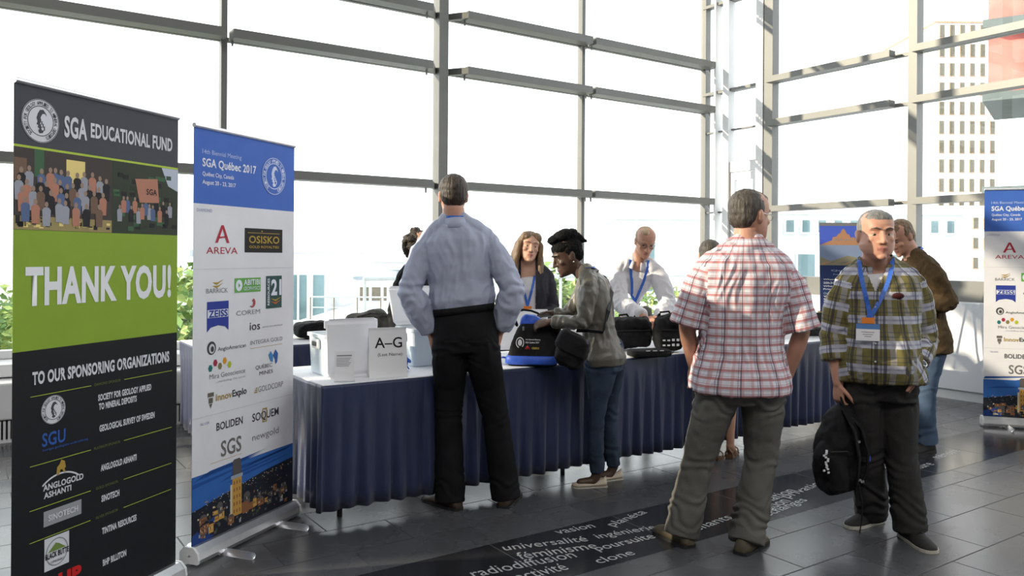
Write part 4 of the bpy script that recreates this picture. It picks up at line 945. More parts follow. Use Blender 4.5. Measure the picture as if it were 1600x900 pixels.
        s.bodyo = link('body', me, [s.skin, s.lipm], s.root, True)
        for sx in (-1, 1):
            e = MB(); e.ell((0, 0, 0), .0118, None, 0, 20, 14)
            eo = None; me2 = e.mesh('eye'); 
            for pl in me2.polygons:
                cc = pl.center
                a = math.hypot(cc.x+.0006*s.gaze, cc.z)
                pl.material_index = 1 if (cc.y < 0 and a < .0066) else 0
            eo = link('eye', me2, [EYEW, EYED], s.root, True); eo.matrix_local = s.hm @ Matrix.Translation((sx*.031, -.0692, .003))
        if s.brow:
            for sx in (-1, 1):
                MB().tube([s.hm @ V(sx*.014, -.0965, .029), s.hm @ V(sx*.030, -.0955, .0345), s.hm @ V(sx*.050, -.0795, .031)], [.0028*s.hs, .0036*s.hs, .002*s.hs], 8).build('eyebrow', s.brow, s.root, True)
        return s.bodyo
    toe = None; lipm = None; gaze = 0; brow = None
    def cloth(s, name, parts, m, vox=.0065, smooth=3, wr=None, cut=None, uv=False, parent=None, sleeve_r=.075):
        mb = MB()
        for p in parts: p(mb)
        me = remesh(mb, vox, smooth)
        if wr: displace(me, wr)
        if cut:
            bm = bmesh.new(); bm.from_mesh(me); dead = [f for f in bm.faces if cut(f.calc_center_median())]
            bmesh.ops.delete(bm, geom=dead, context='FACES'); bm.to_mesh(me); bm.free()
        o = link(name, me, m, parent or s.root, True)
        if uv: s.cloth_uv(me, sleeve_r)
        return o
    def cloth_uv(s, me, sr):
        c = co_np(me).astype(np.float64); nl = len(me.loops); li = np.empty(nl, np.int32); me.loops.foreach_get('vertex_index', li)
        npoly = len(me.polygons); ls = np.empty(npoly, np.int32); lt = np.empty(npoly, np.int32); me.polygons.foreach_get('loop_start', ls); me.polygons.foreach_get('loop_total', lt)
        fidx = np.repeat(np.arange(npoly), lt); cen = np.zeros((npoly, 3)); np.add.at(cen, fidx, c[li]); cen /= lt[:, None]
        ctr = np.array(s.J['chest']); L = np.array(s.left); F = np.array(s.fwd)
        def tor(p): q = p-ctr; return np.arctan2(q @ L, -(q @ F)), p[:, 2]
        def armuv(p, sd):
            a, b, cc = [np.array(s.J[x+sd]) for x in ('sh', 'el', 'wr')]; ax = b-a; ln = np.linalg.norm(ax); ax /= ln
            bx = cc-b; l2 = np.linalg.norm(bx); bx /= l2
            t = (p-a) @ ax; u = (p-b) @ bx; fore = (t > ln*.98) & (u > 0)
            e1 = np.cross(ax, [0.3, 1, .1]); e1 /= np.linalg.norm(e1); e2 = np.cross(ax, e1)
            g1 = e1-bx*(e1@bx); g1 /= np.linalg.norm(g1); g2 = np.cross(bx, g1)
            r = np.where(fore[:, None], (p-b)-u[:, None]*bx, (p-a)-t[:, None]*ax)
            th = np.where(fore, np.arctan2(r@g2, r@g1), np.arctan2(r@e2, r@e1))
            return th, np.where(fore, ln+u, t), np.linalg.norm(r, axis=1)
        tf, zf = tor(cen); th_f = tf.copy(); seg = np.zeros(npoly, int); rad = np.full(npoly, .17)
        for i, sd in ((1, 'L'), (2, 'R')):
            th, v, r = armuv(cen, sd); sg = 1 if sd == 'L' else -1
            lat = ((cen-np.array(s.J['sh'+sd])) @ np.array(s.shl))*sg
            ins = (r < sr) & (v > -.03) & ((lat > -.01) | (v > .14)) & (r < np.abs((cen-ctr)@L)+.0)
            bx = np.array(s.J['wr'+sd]-s.J['el'+sd]); bx /= np.linalg.norm(bx); pn = np.empty(npoly*3, np.float32); me.polygons.foreach_get('normal', pn); ins &= ~((pn.reshape(-1, 3) @ bx > .6) & (v > np.linalg.norm(np.array(s.J['el'+sd]-s.J['sh'+sd]))+.06))
            seg[ins] = i; th_f[ins] = th[ins]; rad[ins] = .068
        thv, vv = tor(c); uvt = np.stack([thv[li], vv[li]], 1)
        for i, sd in ((1, 'L'), (2, 'R')):
            th, v, r = armuv(c, sd); sel = seg[fidx] == i; uvt[sel] = np.stack([th[li[sel]], -v[li[sel]]], 1)
        d = uvt[:, 0]-th_f[fidx]; uvt[:, 0] -= 2*PI*np.round(d/(2*PI)); uvt[:, 0] *= rad[fidx]
        lay = me.uv_layers.new(name='cloth'); lay.data.foreach_set('uv', uvt.astype(np.float32).ravel())
    def collar(s, m, r=.072, h=.035, gap=.35, flap=.022, tilt=.25, parent=None, dz=0.0):
        c = s.J['neck']+V(0, 0, -.012+dz)*s.k; up = (s.hm @ V(0, .02, -.07)-s.J['neck']).normalized().lerp(V(0, 0, 1), .5).normalized()
        ax = (s.shl-up*s.shl.dot(up)).normalized(); fr = ax.cross(up); fr = fr if fr.dot(s.fwd) > 0 else -fr
        rings = []; n = 36
        for i in range(n+1):
            a = gap+(2*PI-2*gap)*i/n; d = fr*math.cos(a)+ax*math.sin(a); q = (1-math.cos(a))/2
            b = c+d*r*(1.0 if abs(math.sin(a)) < 2 else 1)-up*(.02*(1-q)*tilt*4)
            hh = h*(.75+.25*q); ff = flap*(1+1.0*max(0, math.cos(a)))
            rings.append([b+d*(-.004), b+up*hh+d*-.006, b+up*(hh+.004)+d*.004, b-up*(ff*.7)+d*(.020), b-up*(ff*.8)+d*.016, b+up*(hh-.004)+d*.001, b+d*.002])
        return MB().loft(rings).build('collar', m, parent or s.root, True)
    def ray(s, o, org, d):
        dg = bpy.context.evaluated_depsgraph_get()
        if not hasattr(s, '_b'): s._b = {}
        if o.name not in s._b: s._b[o.name] = BVHTree.FromObject(o, dg)
        return s._b[o.name].ray_cast(org, d)[0]
    def hug(s, o, p, out=.005):                          # pull a point onto the nearest place of a garment
        s.ray(o, p, V(0, 0, 1)); q, n, i, d = s._b[o.name].find_nearest(p)
        return q+n*out
    def drape(s, o, p, out=.006):                        # pull a point onto the front of a garment
        q = s.ray(o, p+s.fwd*.5, -s.fwd); return (q+s.fwd*out) if q else p
    def ribbon(s, pts, width, m, name='lanyard', wdir=None, parent=None, thick=.0018):
        rings = []; pts = [Vector(p) for p in pts]
        for i, p in enumerate(pts):
            t = (pts[min(i+1, len(pts)-1)]-pts[max(i-1, 0)]).normalized(); nrm = s.fwd if wdir is None else Vector(wdir)
            w = t.cross(nrm).normalized()*width/2; nn = w.cross(t).normalized()*thick/2
            rings.append([p-w-nn, p+w-nn, p+w+nn, p-w+nn])
        return MB().loft(rings).build(name, m, parent or s.root)
    def lanyard(s, shirt, drop=.34, width=.018, badge=True, side=0.0, neckr=.070):
        n = s.J['neck']; c = n+s.fwd*.0
        tip = n+V(0, 0, -drop)+s.left*side; pts = []
        for sg in (-1, 1):
            pp = []
            for i in range(9):
                t = i/8; p = (n+s.left*sg*neckr*(1-t)*(1.0+.25*math.sin(PI*t))+V(0, 0, -.0-drop*t)).lerp(tip, t*t); pp.append(s.drape(shirt, p, .007))
            back = [n+(s.left*sg*math.sin(a)*neckr-s.fwd*math.cos(a)*neckr*.98)+V(0, 0, .022) for a in (0.0, .5, 1.0)]
            back.append(n+s.left*sg*neckr*1.02+V(0, 0, .018)+s.fwd*.02)
            pts.append(back+pp[0:])
        lo = None
        for q in pts:
            r = s.ribbon(q, width, LANY, 'lanyard')
        if badge:
            tp = s.drape(shirt, tip, .012); bo = s.drape(shirt, tip+V(0, 0, -.115), .012); mi_ = s.drape(shirt, tip+V(0, 0, -.06), .012)
            fo = max((bo-tp).dot(s.fwd), 2*(mi_-tp).dot(s.fwd)); R = Matrix.Translation(tp+s.fwd*.006) @ Matrix.Rotation(s.fw, 4, 'Z') @ Matrix.Rotation(-math.atan2(fo, .115), 4, 'X')
            b = MB().bbox(-.055, .055, -.004, .0, -.115, -.030, 0, R).build('badge', PAPER, s.root)
            MB().bbox(-.055, .055, -.0046, -.004, -.056, -.030, 0, R).build('blue_header', ink((.10, .22, .50)), b)
            MB().bbox(-.030, .030, -.005, .0, -.028, .002, 0, R).build('orange_ribbon', ink((.75, .22, .04)), b)
            for z, w in ((-.070, .030), (-.082, .024), (-.092, .016)): MB().bbox(-w, w, -.0046, -.004, z-.003, z, 0, R).build('printed_line', ink((.25, .25, .28)), b)
    def shoe(s, sd, m, sole_m, L=.275, flat=False, open_=False, name='shoe', W_=1.0):
        an = s.J['an'+sd]; k = s.k; d = s.toe[sd]; ax = V(-d.y, d.x, 0); o = V(an.x, an.y, 0)
        prof = [(-.072, .018, .030), (-.066, .030, .072), (-.040, .036, .098 if not flat else .055), (0.0, .038, .102 if not flat else .046), (.045, .039, .090 if not flat else .040), (.085, .044, .070 if not flat else .038), (.125, .047, .056 if not flat else .036), (.160, .043, .045 if not flat else .032), (.187, .030, .034), (.198, .014, .024)]
        q = L/.275
        rings = []
        for x, w, h in prof:
            c = o+d*x*q*k; rg = []
            for i in range(20):
                a = 2*PI*i/20; ca, sa = math.cos(a), math.sin(a)
                z = .012+max(0, sa)**.8*(h*k-.012) if sa > 0 else .012
                ww = w*W_*k*(1 if sa < .3 else 1-.25*(sa-.3))
                rg.append(c+ax*ww*ca+V(0, 0, z))
            rings.append(rg)
        sh = MB().loft(rings).build(name, m, s.root, True)
        rs = []
        for x, w, h in prof:
            c = o+d*x*q*k*1.015; w2 = (w*W_+.003)*k
            rs.append([c-ax*w2+V(0, 0, .0005), c+ax*w2+V(0, 0, .0005), c+ax*w2+V(0, 0, .016 if not flat else .009), c-ax*w2+V(0, 0, .016 if not flat else .009)])
        MB().loft(rs).build('sole', sole_m, sh)
        if not flat:
            for j in range(4):
                x = .035+.018*j; hz = (.098-.0085*j)*k
                MB().tube([o+d*x*q*k-ax*.022*k+V(0, 0, hz-.012), o+d*x*q*k+V(0, 0, hz), o+d*x*q*k+ax*.022*k+V(0, 0, hz-.012)], .003, 6).build('lace', BLACKF if m is not HIKE else ink((.35, .33, .25)), sh)
        return sh
    def hair(s, parts, m, amp=.003, freq=70, vox=.0042, stretch=(1, 1, .25), name='hair', smooth=2):
        mb = MB(); R = s.hm.to_3x3().normalized()
        for p in parts:
            if p[0] == 'e': mb.ell(s.hm @ Vector(p[1]), tuple(x*s.hs for x in p[2]), R=R, nu=28, nv=18)
            else: mb.tube([s.hm @ Vector(q) for q in p[1]], [x*s.hs for x in p[2]], 12, flat=p[3] if len(p) > 3 else 1)
        me = remesh(mb, vox, smooth); hi = s.hmi
        def f(p):
            q = hi @ p; q = V(q.x*stretch[0], q.y*stretch[1], q.z*stretch[2])
            return amp*(noise.noise(q*freq)+.6*noise.noise(q*freq*2.1))
        displace(me, f); return link(name, me, m, s.root, True)
    def glasses(s, m):
        g = None
        mb = MB()
        for sx in (-1, 1):
            mb.tube([s.hm @ V(sx*.033+.022*math.cos(a), -.0985+.0035*abs(math.cos(a))+.10*abs(sx*.033+.022*math.cos(a))**2*6, .002+.015*math.sin(a)) for a in [2*PI*i/18 for i in range(19)]], .0013*s.hs, 6)
            mb.tube([s.hm @ V(sx*.056, -.093, .006), s.hm @ V(sx*.072, -.06, .008), s.hm @ V(sx*.079, .012, .010)], .0016*s.hs, 6)
        mb.tube([s.hm @ V(-.011, -.099, .004), s.hm @ V(0, -.103, .008), s.hm @ V(.011, -.099, .004)], .0013*s.hs, 6)
        g = mb.build('glasses', m, s.root, True)
        for sx in (-1, 1):
            MB().poly([s.hm @ V(sx*.033+.021*math.cos(a), -.0975+.0035*abs(math.cos(a))+.6*abs(sx*.033+.021*math.cos(a))**2, .002+.014*math.sin(a)) for a in [2*PI*i/18 for i in range(18)]]).build('lens', GLASS, g)
SHORT = [('e', (0, .036, .016), (.0765, .072, .070)), ('e', (0, .020, .042), (.0815, .091, .083)), ('e', (0, .046, -.006), (.071, .058, .062)), ('e', (-.066, .006, .030), (.013, .030, .036)), ('e', (.066, .006, .030), (.013, .030, .036)), ('e', (0, -.024, .074), (.066, .056, .043))]
def skinm(name, c, lip, sss=.12):
    return mat(name, c, .48, var=.07, scale=14, bump=.04, bscale=300, spec=.4, sss=sss), mat(name+'_lip', lip, .4, var=.05)
SK_L = skinm('skin_fair', (.52, .30, .21), (.42, .16, .13)); SK_R = skinm('skin_ruddy', (.50, .26, .18), (.38, .15, .12)); SK_D = skinm('skin_dark', (.075, .040, .026), (.09, .035, .03))
EYEW = mat('eye_white', (.34, .32, .30), .25, var=.02); EYED = mat('eye_iris', (.03, .025, .02), .2, var=.1)
H_BR = mat('hair_dark_brown', (.035, .022, .014), .5, var=.4, scale=60, stretch=(1, 1, .2), bump=.5, bscale=160); H_GR = mat('hair_grey', (.16, .155, .15), .6, var=.35, scale=70, stretch=(1, 1, .25), bump=.5, bscale=160)
H_GB = mat('hair_grey_brown', (.055, .045, .036), .55, var=.4, scale=70, stretch=(1, 1, .25), bump=.5, bscale=160); H_LB = mat('hair_light_brown', (.16, .095, .045), .5, var=.4, scale=60, stretch=(1, 1, .2), bump=.5, bscale=160)
H_WH = mat('hair_white_sandy', (.42, .30, .19), .6, var=.3, scale=70, stretch=(1, 1, .3), bump=.4, bscale=160); H_BK = mat('hair_black', (.006, .006, .006), .8, var=.4, scale=60, bump=.8, bscale=120, spec=.12)
H_CU = mat('hair_dark_curly', (.030, .020, .013), .6, var=.5, scale=60, bump=.8, bscale=120)
SHIRTB = mat('blue_grey_shirt_cotton', (.40, .43, .55), .8, var=.06, scale=5, bump=.15, bscale=14, spec=.25)
TROUB = mat('black_trousers', (.008, .008, .0095), .8, var=.3, scale=6, bump=.15, bscale=20, spec=.15)
JEAN = mat('blue_denim', (.030, .046, .078), .8, var=.35, scale=7, bump=.15, bscale=200, spec=.25); JEANF = mat('faded_denim', (.060, .095, .16), .8, var=.3, scale=6, bump=.15, bscale=200, spec=.25)
GJEAN = mat('grey_denim', (.110, .104, .094), .8, var=.22, scale=5, bump=.15, bscale=200, spec=.25); CHAR = mat('charcoal_trousers', (.030, .029, .028), .85, var=.22, scale=5, bump=.12, bscale=150, spec=.15)
OLIVEJ = mat('olive_grey_satin', (.105, .098, .080), .40, var=.14, scale=6, bump=.12, bscale=16, spec=.5, sheen=.1)
CORD = mat('brown_corduroy', (.075, .048, .022), .85, var=.25, scale=40, stretch=(6, 6, .3), bump=.3, bscale=60, spec=.2)
WSHIRT = mat('white_shirt_cotton', (.66, .65, .68), .8, var=.06, scale=40, stretch=(4, 4, .1), bump=.1, bscale=16, spec=.25)
SHOEB = mat('black_suede', (.012, .011, .010), .8, var=.2); SHOEBR = mat('dark_brown_leather', (.045, .028, .018), .4, var=.2); SOLEW = mat('pale_sole', (.50, .47, .40), .6, var=.05); SOLEB = mat('black_rubber', (.012, .012, .012), .7, var=.1)
HIKE = mat('brown_hiking_leather', (.085, .068, .042), .6, var=.3, scale=20); CREAM = mat('cream_leather', (.50, .41, .32), .5, var=.08)
PLAIDR = plaid_mat('red_plaid', (.66, .66, .72), [(1, .040, 0, .0125, (.36, .06, .06), .72), (1, .040, -.017, .0035, (.38, .08, .08), .5), (1, .080, .006, .004, (.07, .05, .09), .45), (0, .040, .0, .012, (.44, .12, .11), .38), (0, .080, .03, .0065, (.04, .04, .08), .72), (0, .080, .018, .0035, (.05, .05, .09), .55)])
PLAIDO = plaid_mat('olive_plaid', (.165, .142, .052), [(1, .122, .0, .040, (.50, .51, .61), .80), (1, .122, -.014, .010, (.12, .13, .24), .5), (0, .094, .0, .024, (.44, .44, .50), .38), (0, .094, -.036, .013, (.025, .027, .045), .72), (0, .094, -.056, .005, (.028, .03, .05), .6), (1, .122, .044, .005, (.05, .05, .08), .5), (1, .122, .068, .008, (.035, .04, .05), .45)])
def shirt_wr(F, a=.004, seed=0, vert=.35, el=1.0):
    sv = V(seed*3.7, seed*1.3, seed*2.1)
    def f(p):
        q = V(p.x*9, p.y*9, p.z*9*vert)+sv; q2 = V(p.x*21+2*noise.noise(p*5), p.y*21, p.z*21*vert)+sv
        d = a*(abs(noise.noise(q))*-2.0+.9) + a*1.3*(.35-abs(noise.noise(q2))*1.6) + a*.35*noise.noise(p*30+sv)
        for sd in 'LR':
            e = math.exp(-((p-F.J['el'+sd]).length/.10)**2); d += el*e*.007*math.sin(90*(p-F.J['el'+sd]).dot((F.J['wr'+sd]-F.J['sh'+sd]).normalized())+6*noise.noise(p*12))*.8
        return d
    return f
def trou_wr(F, a=.003, seed=0, kn=.006):
    sv = V(seed*2.7, seed*4.3, seed)
    def f(p):
        d = a*noise.noise(V(p.x*11, p.y*11, p.z*7)+sv)+a*.5*noise.noise(p*25+sv)
        for sd in 'LR':
            k, an, hp = F.J['kn'+sd], F.J['an'+sd], F.J['hip'+sd]
            w = math.exp(-((p.z-an.z-.07)/.09)**2)+.6*math.exp(-((p.z-k.z)/.09)**2)+.5*math.exp(-((p.z-hp.z+.03)/.08)**2)
            if (V(p.x, p.y, 0)-V(k.x, k.y, 0)).length < .2 or p.z > k.z+.2: d += .5*kn*w*math.sin(p.z*95+9*noise.noise(p*9+sv)+14*p.x)
        return d
    return f
def seat(F, mb, e):
    k = F.k*(.5+.5*F.w)
    for sd in 'LR':
        h = F.J['hip'+sd]; kn = F.J['kn'+sd]; d = (kn-h).normalized()
        mb.tube([h-F.fwd*.030*k+V(0, 0, .07)*k, h-F.fwd*.034*k, h-F.fwd*.022*k+d*.09*k, h-F.fwd*.006*k+d*.20*k], [.080*k+e, .090*k+e, .086*k+e, .078*k+e], 16)
        mb.tube([h+F.fwd*.018*k+V(0, 0, .06)*k, h+F.fwd*.016*k+d*.04*k, h+d*.16*k], [.076*k+e, .082*k+e, .078*k+e], 16)
def trousers(F, m, infl=.014, hem=.075, knee=.074, waist=1.05, vox=.0065, seed=0, drop=.03, thigh=.096, kn=.006, name='trousers', a=.003):
    prof = [(0, thigh), (.35, thigh*.93), (.7, (thigh+knee)*.47), (1.0, knee-.004), (1.3, knee-.002), (1.7, (knee+hem)*.5), (1.93, hem), (2.0, hem)]
    parts = [lambda mb: F.torso(mb, .84, waist, infl), lambda mb: seat(F, mb, infl)]+[lambda mb, sd=sd: F.leg(mb, sd, 0, 2, prof, drop) for sd in 'LR']
    o = F.cloth(name, parts, m, vox, 14, trou_wr(F, a, seed, kn)); return o
def belt(F, z, m, buckle=False, infl=.016):
    c = lambda z: next(r for r in [TORSO[4]]); r = c(z)
    hw, f, b = F.dims(z, TORSO[4][1], TORSO[4][2], TORSO[4][3], infl)
    lo = [F.torso_ring(z+dz, hw+e, f+e, b+e) for dz, e in ((-.017, -.006), (-.017, .002), (.017, .002), (.017, -.006))]
    return MB().loft(lo).build('belt', m, F.root, True)
def dirv(deg): a = math.radians(deg); return V(math.sin(a), -math.cos(a), 0)
# ---- the man in the blue shirt, seen from behind, hands in his pockets
def man_blue():
    J = dict(loc=(-0.229, 4.58), head=(-0.112, 0.03, 1.770), neck=(-0.094, 0.0, 1.618), chest=(-0.078, 0.01, 1.392), pel=(-0.032, 0.0, 1.025), shR=(0.112, 0.0, 1.490), shL=(-0.268, 0.0, 1.488), elR=(0.235, -0.06, 1.235), elL=(-0.350, -0.06, 1.225), wrR=(0.165, 0.02, 1.005), wrL=(-0.232, 0.02, 0.985),
             hipL=(-0.118, 0.0, 0.925), hipR=(0.052, 0.0, 0.925), knL=(-0.130, 0.02, 0.513), knR=(0.139, 0.02, 0.515), anL=(-0.115, -0.03, 0.085), anR=(0.205, 0.03, 0.09))
    F = Fig('tall man seen from behind in tucked blue grey shirt and black trousers, hands in pockets', J, 1.88, 182, w=.97, head=(190, 4, 0), hs=1.03, skin=SK_R[0]); F.lipm = SK_R[1]
    F.toe = {'L': dirv(225), 'R': dirv(165)}; F.brow = H_BR
    F.body({'L': ((.25, .1, -1), (.3, 1, 0), (1, -.2, 0), .3), 'R': ((-.25, .1, -1), (-.3, 1, 0), (-1, -.2, 0), .3)})
    trousers(F, TROUB, .012, .082, .078, 1.075, seed=1, drop=.055, thigh=.098)
    def bl(z): return .020*math.exp(-((z-1.12)/.05)**2)-.012*math.exp(-((z-1.045)/.02)**2)
    inf = lambda t: .010+.010*min(1, 2*t)+(.010*min(1, (t-1)*4) if t > 1 else 0)
    sh = F.cloth('shirt', [lambda mb: F.torso(mb, 1.045, 1.50, .016, bl)]+[lambda mb, sd=sd: F.arm(mb, sd, inf, 0, 1.94, cuff=True) for sd in 'LR'], SHIRTB, .0065, 3, shirt_wr(F, .006, 2))
    F.collar(SHIRTB, .074, .036, .3, .024); belt(F, 1.058, BLACKF, infl=.020)
    n = F.J['neck']; F.ribbon([n+V(.072*math.cos(a), -.068*math.sin(a), .030) for a in [PI*i/10 for i in range(11)]], .016, LANY, 'lanyard', (0, 0, 1) and (0, -1, .2))
    F.hair(SHORT, H_BR); F.shoe('L', SHOEBR, SOLEB, .29); F.shoe('R', SHOEBR, SOLEB, .29)
    for sx in (-1, 1): MB().bbox(-.055, .055, -.004, 0, -.004, .004, 0, Matrix.Translation((-.035+sx*.085, -.158, .955))).build('pocket_edge', BLACKF, F.root)
man_blue()
def std(loc, H, fwd, female=True, **kw):
    k = H/1.75; f = dirv(fwd); l = V(math.cos(math.radians(fwd)), math.sin(math.radians(fwd)), 0); sw = .152 if female else .18
    J = dict(loc=loc, head=V(0, 0, 1.635*k)+f*.02, neck=V(0, 0, 1.485*k), chest=V(0, 0, 1.29*k), pel=V(0, 0, .96*k))
    for s, g in (('L', 1), ('R', -1)):
        J['sh'+s] = V(0, 0, 1.375*k)+l*g*sw; J['el'+s] = V(0, 0, 1.12*k)+l*g*(sw+.05)-f*.03; J['wr'+s] = V(0, 0, .89*k)+l*g*(sw+.06)+f*.05
        J['hip'+s] = V(0, 0, .90*k)+l*g*.085; J['kn'+s] = V(0, 0, .49*k)+l*g*.09+f*.02; J['an'+s] = V(0, 0, .085)+l*g*.09
    J.update({a: Vector(b) for a, b in kw.items()}); return J
DOWN = {'L': ((0, 0, -1), (0, -1, 0), (-1, 0, 0), .45), 'R': ((0, 0, -1), (0, -1, 0), (1, 0, 0), .45)}
# ---- curly haired person behind the blue shirt
def curly():
    J = std((-0.68, 5.82), 1.60, 50)
    F = Fig('person with dark curly hair in a black jacket, mostly hidden behind the blue shirted man', J, 1.60, 50, female=True, head=(60, 5, 0), hs=.96, skin=SK_L[0]); F.lipm = SK_L[1]; F.brow = H_BR
    F.toe = {'L': dirv(50), 'R': dirv(50)}; F.body(DOWN, vox=.0065); trousers(F, TROUB, .012, .06, .065, 1.02, .008, 3, thigh=.09)
    F.cloth('jacket', [lambda mb: F.torso(mb, .86, 1.49, .022)]+[lambda mb, sd=sd: F.arm(mb, sd, .016, 0, 1.9, cuff=True) for sd in 'LR'], BLACKF, .008, 3, shirt_wr(F, .004, 4))
    F.collar(BLACKF, .07, .03, .5)
    r = random.Random(4); P = [('e', (0, .025, .035), (.092, .095, .09))]
    for k in range(70):
        v = V(r.gauss(0, 1), r.gauss(0, 1)+.6, r.gauss(0, 1)-.15).normalized()
        if v.y < -.45 and v.z < .6: continue
        P.append(('e', (v.x*.098, .03+v.y*.098, .015+v.z*.110), (.022, .022, .022)))
    F.hair(P, H_CU, .006, 60, .005, (1, 1, 1)); F.shoe('L', SHOEB, SOLEB); F.shoe('R', SHOEB, SOLEB)
curly()
# ---- smiling woman behind the table
def woman_smile():
    J = std((0.134, 6.26), 1.63, -2, head=(0.0, -.03, 1.500), neck=(-.012, 0, 1.365), chest=(-.007, 0, 1.18), pel=(0, 0, .89), shL=(.145, 0, 1.255), shR=(-.155, 0, 1.250), elL=(.19, -.02, 1.03), elR=(-.20, -.02, 1.03), wrL=(.085, -.24, .93), wrR=(-.115, -.24, .91))
    F = Fig('smiling woman with long light brown hair, dark cardigan and blue lanyard behind the table', J, 1.62, 0, female=True, bust=.02, head=(10, -2, 8), hs=1.0, skin=SK_L[0]); F.lipm = SK_L[1]; F.brow = H_LB
    F.toe = {'L': dirv(10), 'R': dirv(-10)}; F.body({'L': ((-.5, -.8, -.1), (0, 0, 1), (-.6, .6, 0), .5), 'R': ((.4, -.9, -.1), (0, 0, 1), (.6, .6, 0), .5)}, smile=1.6)
    trousers(F, TROUB, .012, .06, .065, 1.0, .008, 5, thigh=.09)
    bz = F.cloth('blouse', [lambda mb: F.torso(mb, .90, 1.40, .010)], WSHIRT, .0075, 3, shirt_wr(F, .003, 5, el=0))
    def cut(p): q = p-F.J['chest']; return q.dot(F.fwd) > .0 and abs(q.dot(F.left)) < .055+.02*max(0, 1.2-p.z)
    F.cloth('cardigan', [lambda mb: F.torso(mb, .84, 1.455, .024)]+[lambda mb, sd=sd: F.arm(mb, sd, .014, 0, 1.88, cuff=True) for sd in 'LR'], mat('navy_black_knit', (.016, .016, .024), .85, bump=.3, bscale=300), .0075, 3, shirt_wr(F, .004, 6), cut)
    F.lanyard(bz, .32, .018, True, neckr=.062)
    P = [('e', (0, .020, .040), (.088, .094, .088)), ('e', (-.034, -.024, .072), (.052, .058, .046)), ('e', (.034, -.024, .072), (.052, .058, .046)), ('e', (0, .06, -.05), (.09, .05, .1))]
    for i in range(9):
        a = i/8
        for sx, back in ((-1, 0), (1, 1)):
            x0 = sx*(.045+.040*a); y0 = -.035+.10*a; ph = a*7
            pts = [(x0*.8, y0*.7, .085-.02*a), (sx*(.083+.004*a), y0, .02), (sx*(.090+.010*a), y0+.004, -.05), (sx*(.098+.012*a)+.006*math.sin(ph), y0+.0, -.12), (sx*(.098+.010*a)+.008*math.sin(ph+2), y0-.012, -.20), (sx*(.098+.008*a)+.01*math.sin(ph+4), y0-.02, -.28), (sx*(.090+.01*a)+.008*math.sin(ph+5), y0-.02, -.335)]
            if sx > 0: pts = pts[:-1]+[(sx*(.105+.01*a)+.012*math.sin(ph+5), y0-.025, -.36), (sx*(.10+.01*a), y0-.03, -.42)]
            P.append(('t', pts, [.018, .020, .022, .024, .024, .020, .020, .008] if len(pts) == 8 else [.018, .020, .022, .024, .024, .020, .008]))
    F.hair(P, H_LB, .004, 45, .0045, (1, 1, .18)); F.shoe('L', SHOEB, SOLEB); F.shoe('R', SHOEB, SOLEB)
    # smile: a strip of teeth between the lips
    MB().tube([F.hm @ V(-.014, -.0925, -.0655), F.hm @ V(0, -.0975, -.0668), F.hm @ V(.014, -.0925, -.0655)], [.0014, .0022, .0014], 8).build('teeth', ink((.7, .68, .64), .3), F.root, True)
woman_smile()
o = MB().bbox(-.18, .17, -.0015, .0015, -.0, .30, 0, Matrix.Rotation(-.22, 4, 'X')).build('paper_sheet', PAPER, None, loc=(.10, 5.86, TZ+.002), rot=.06); tag(o, 'large white sheet propped up on the table in front of the smiling woman', 'paper')
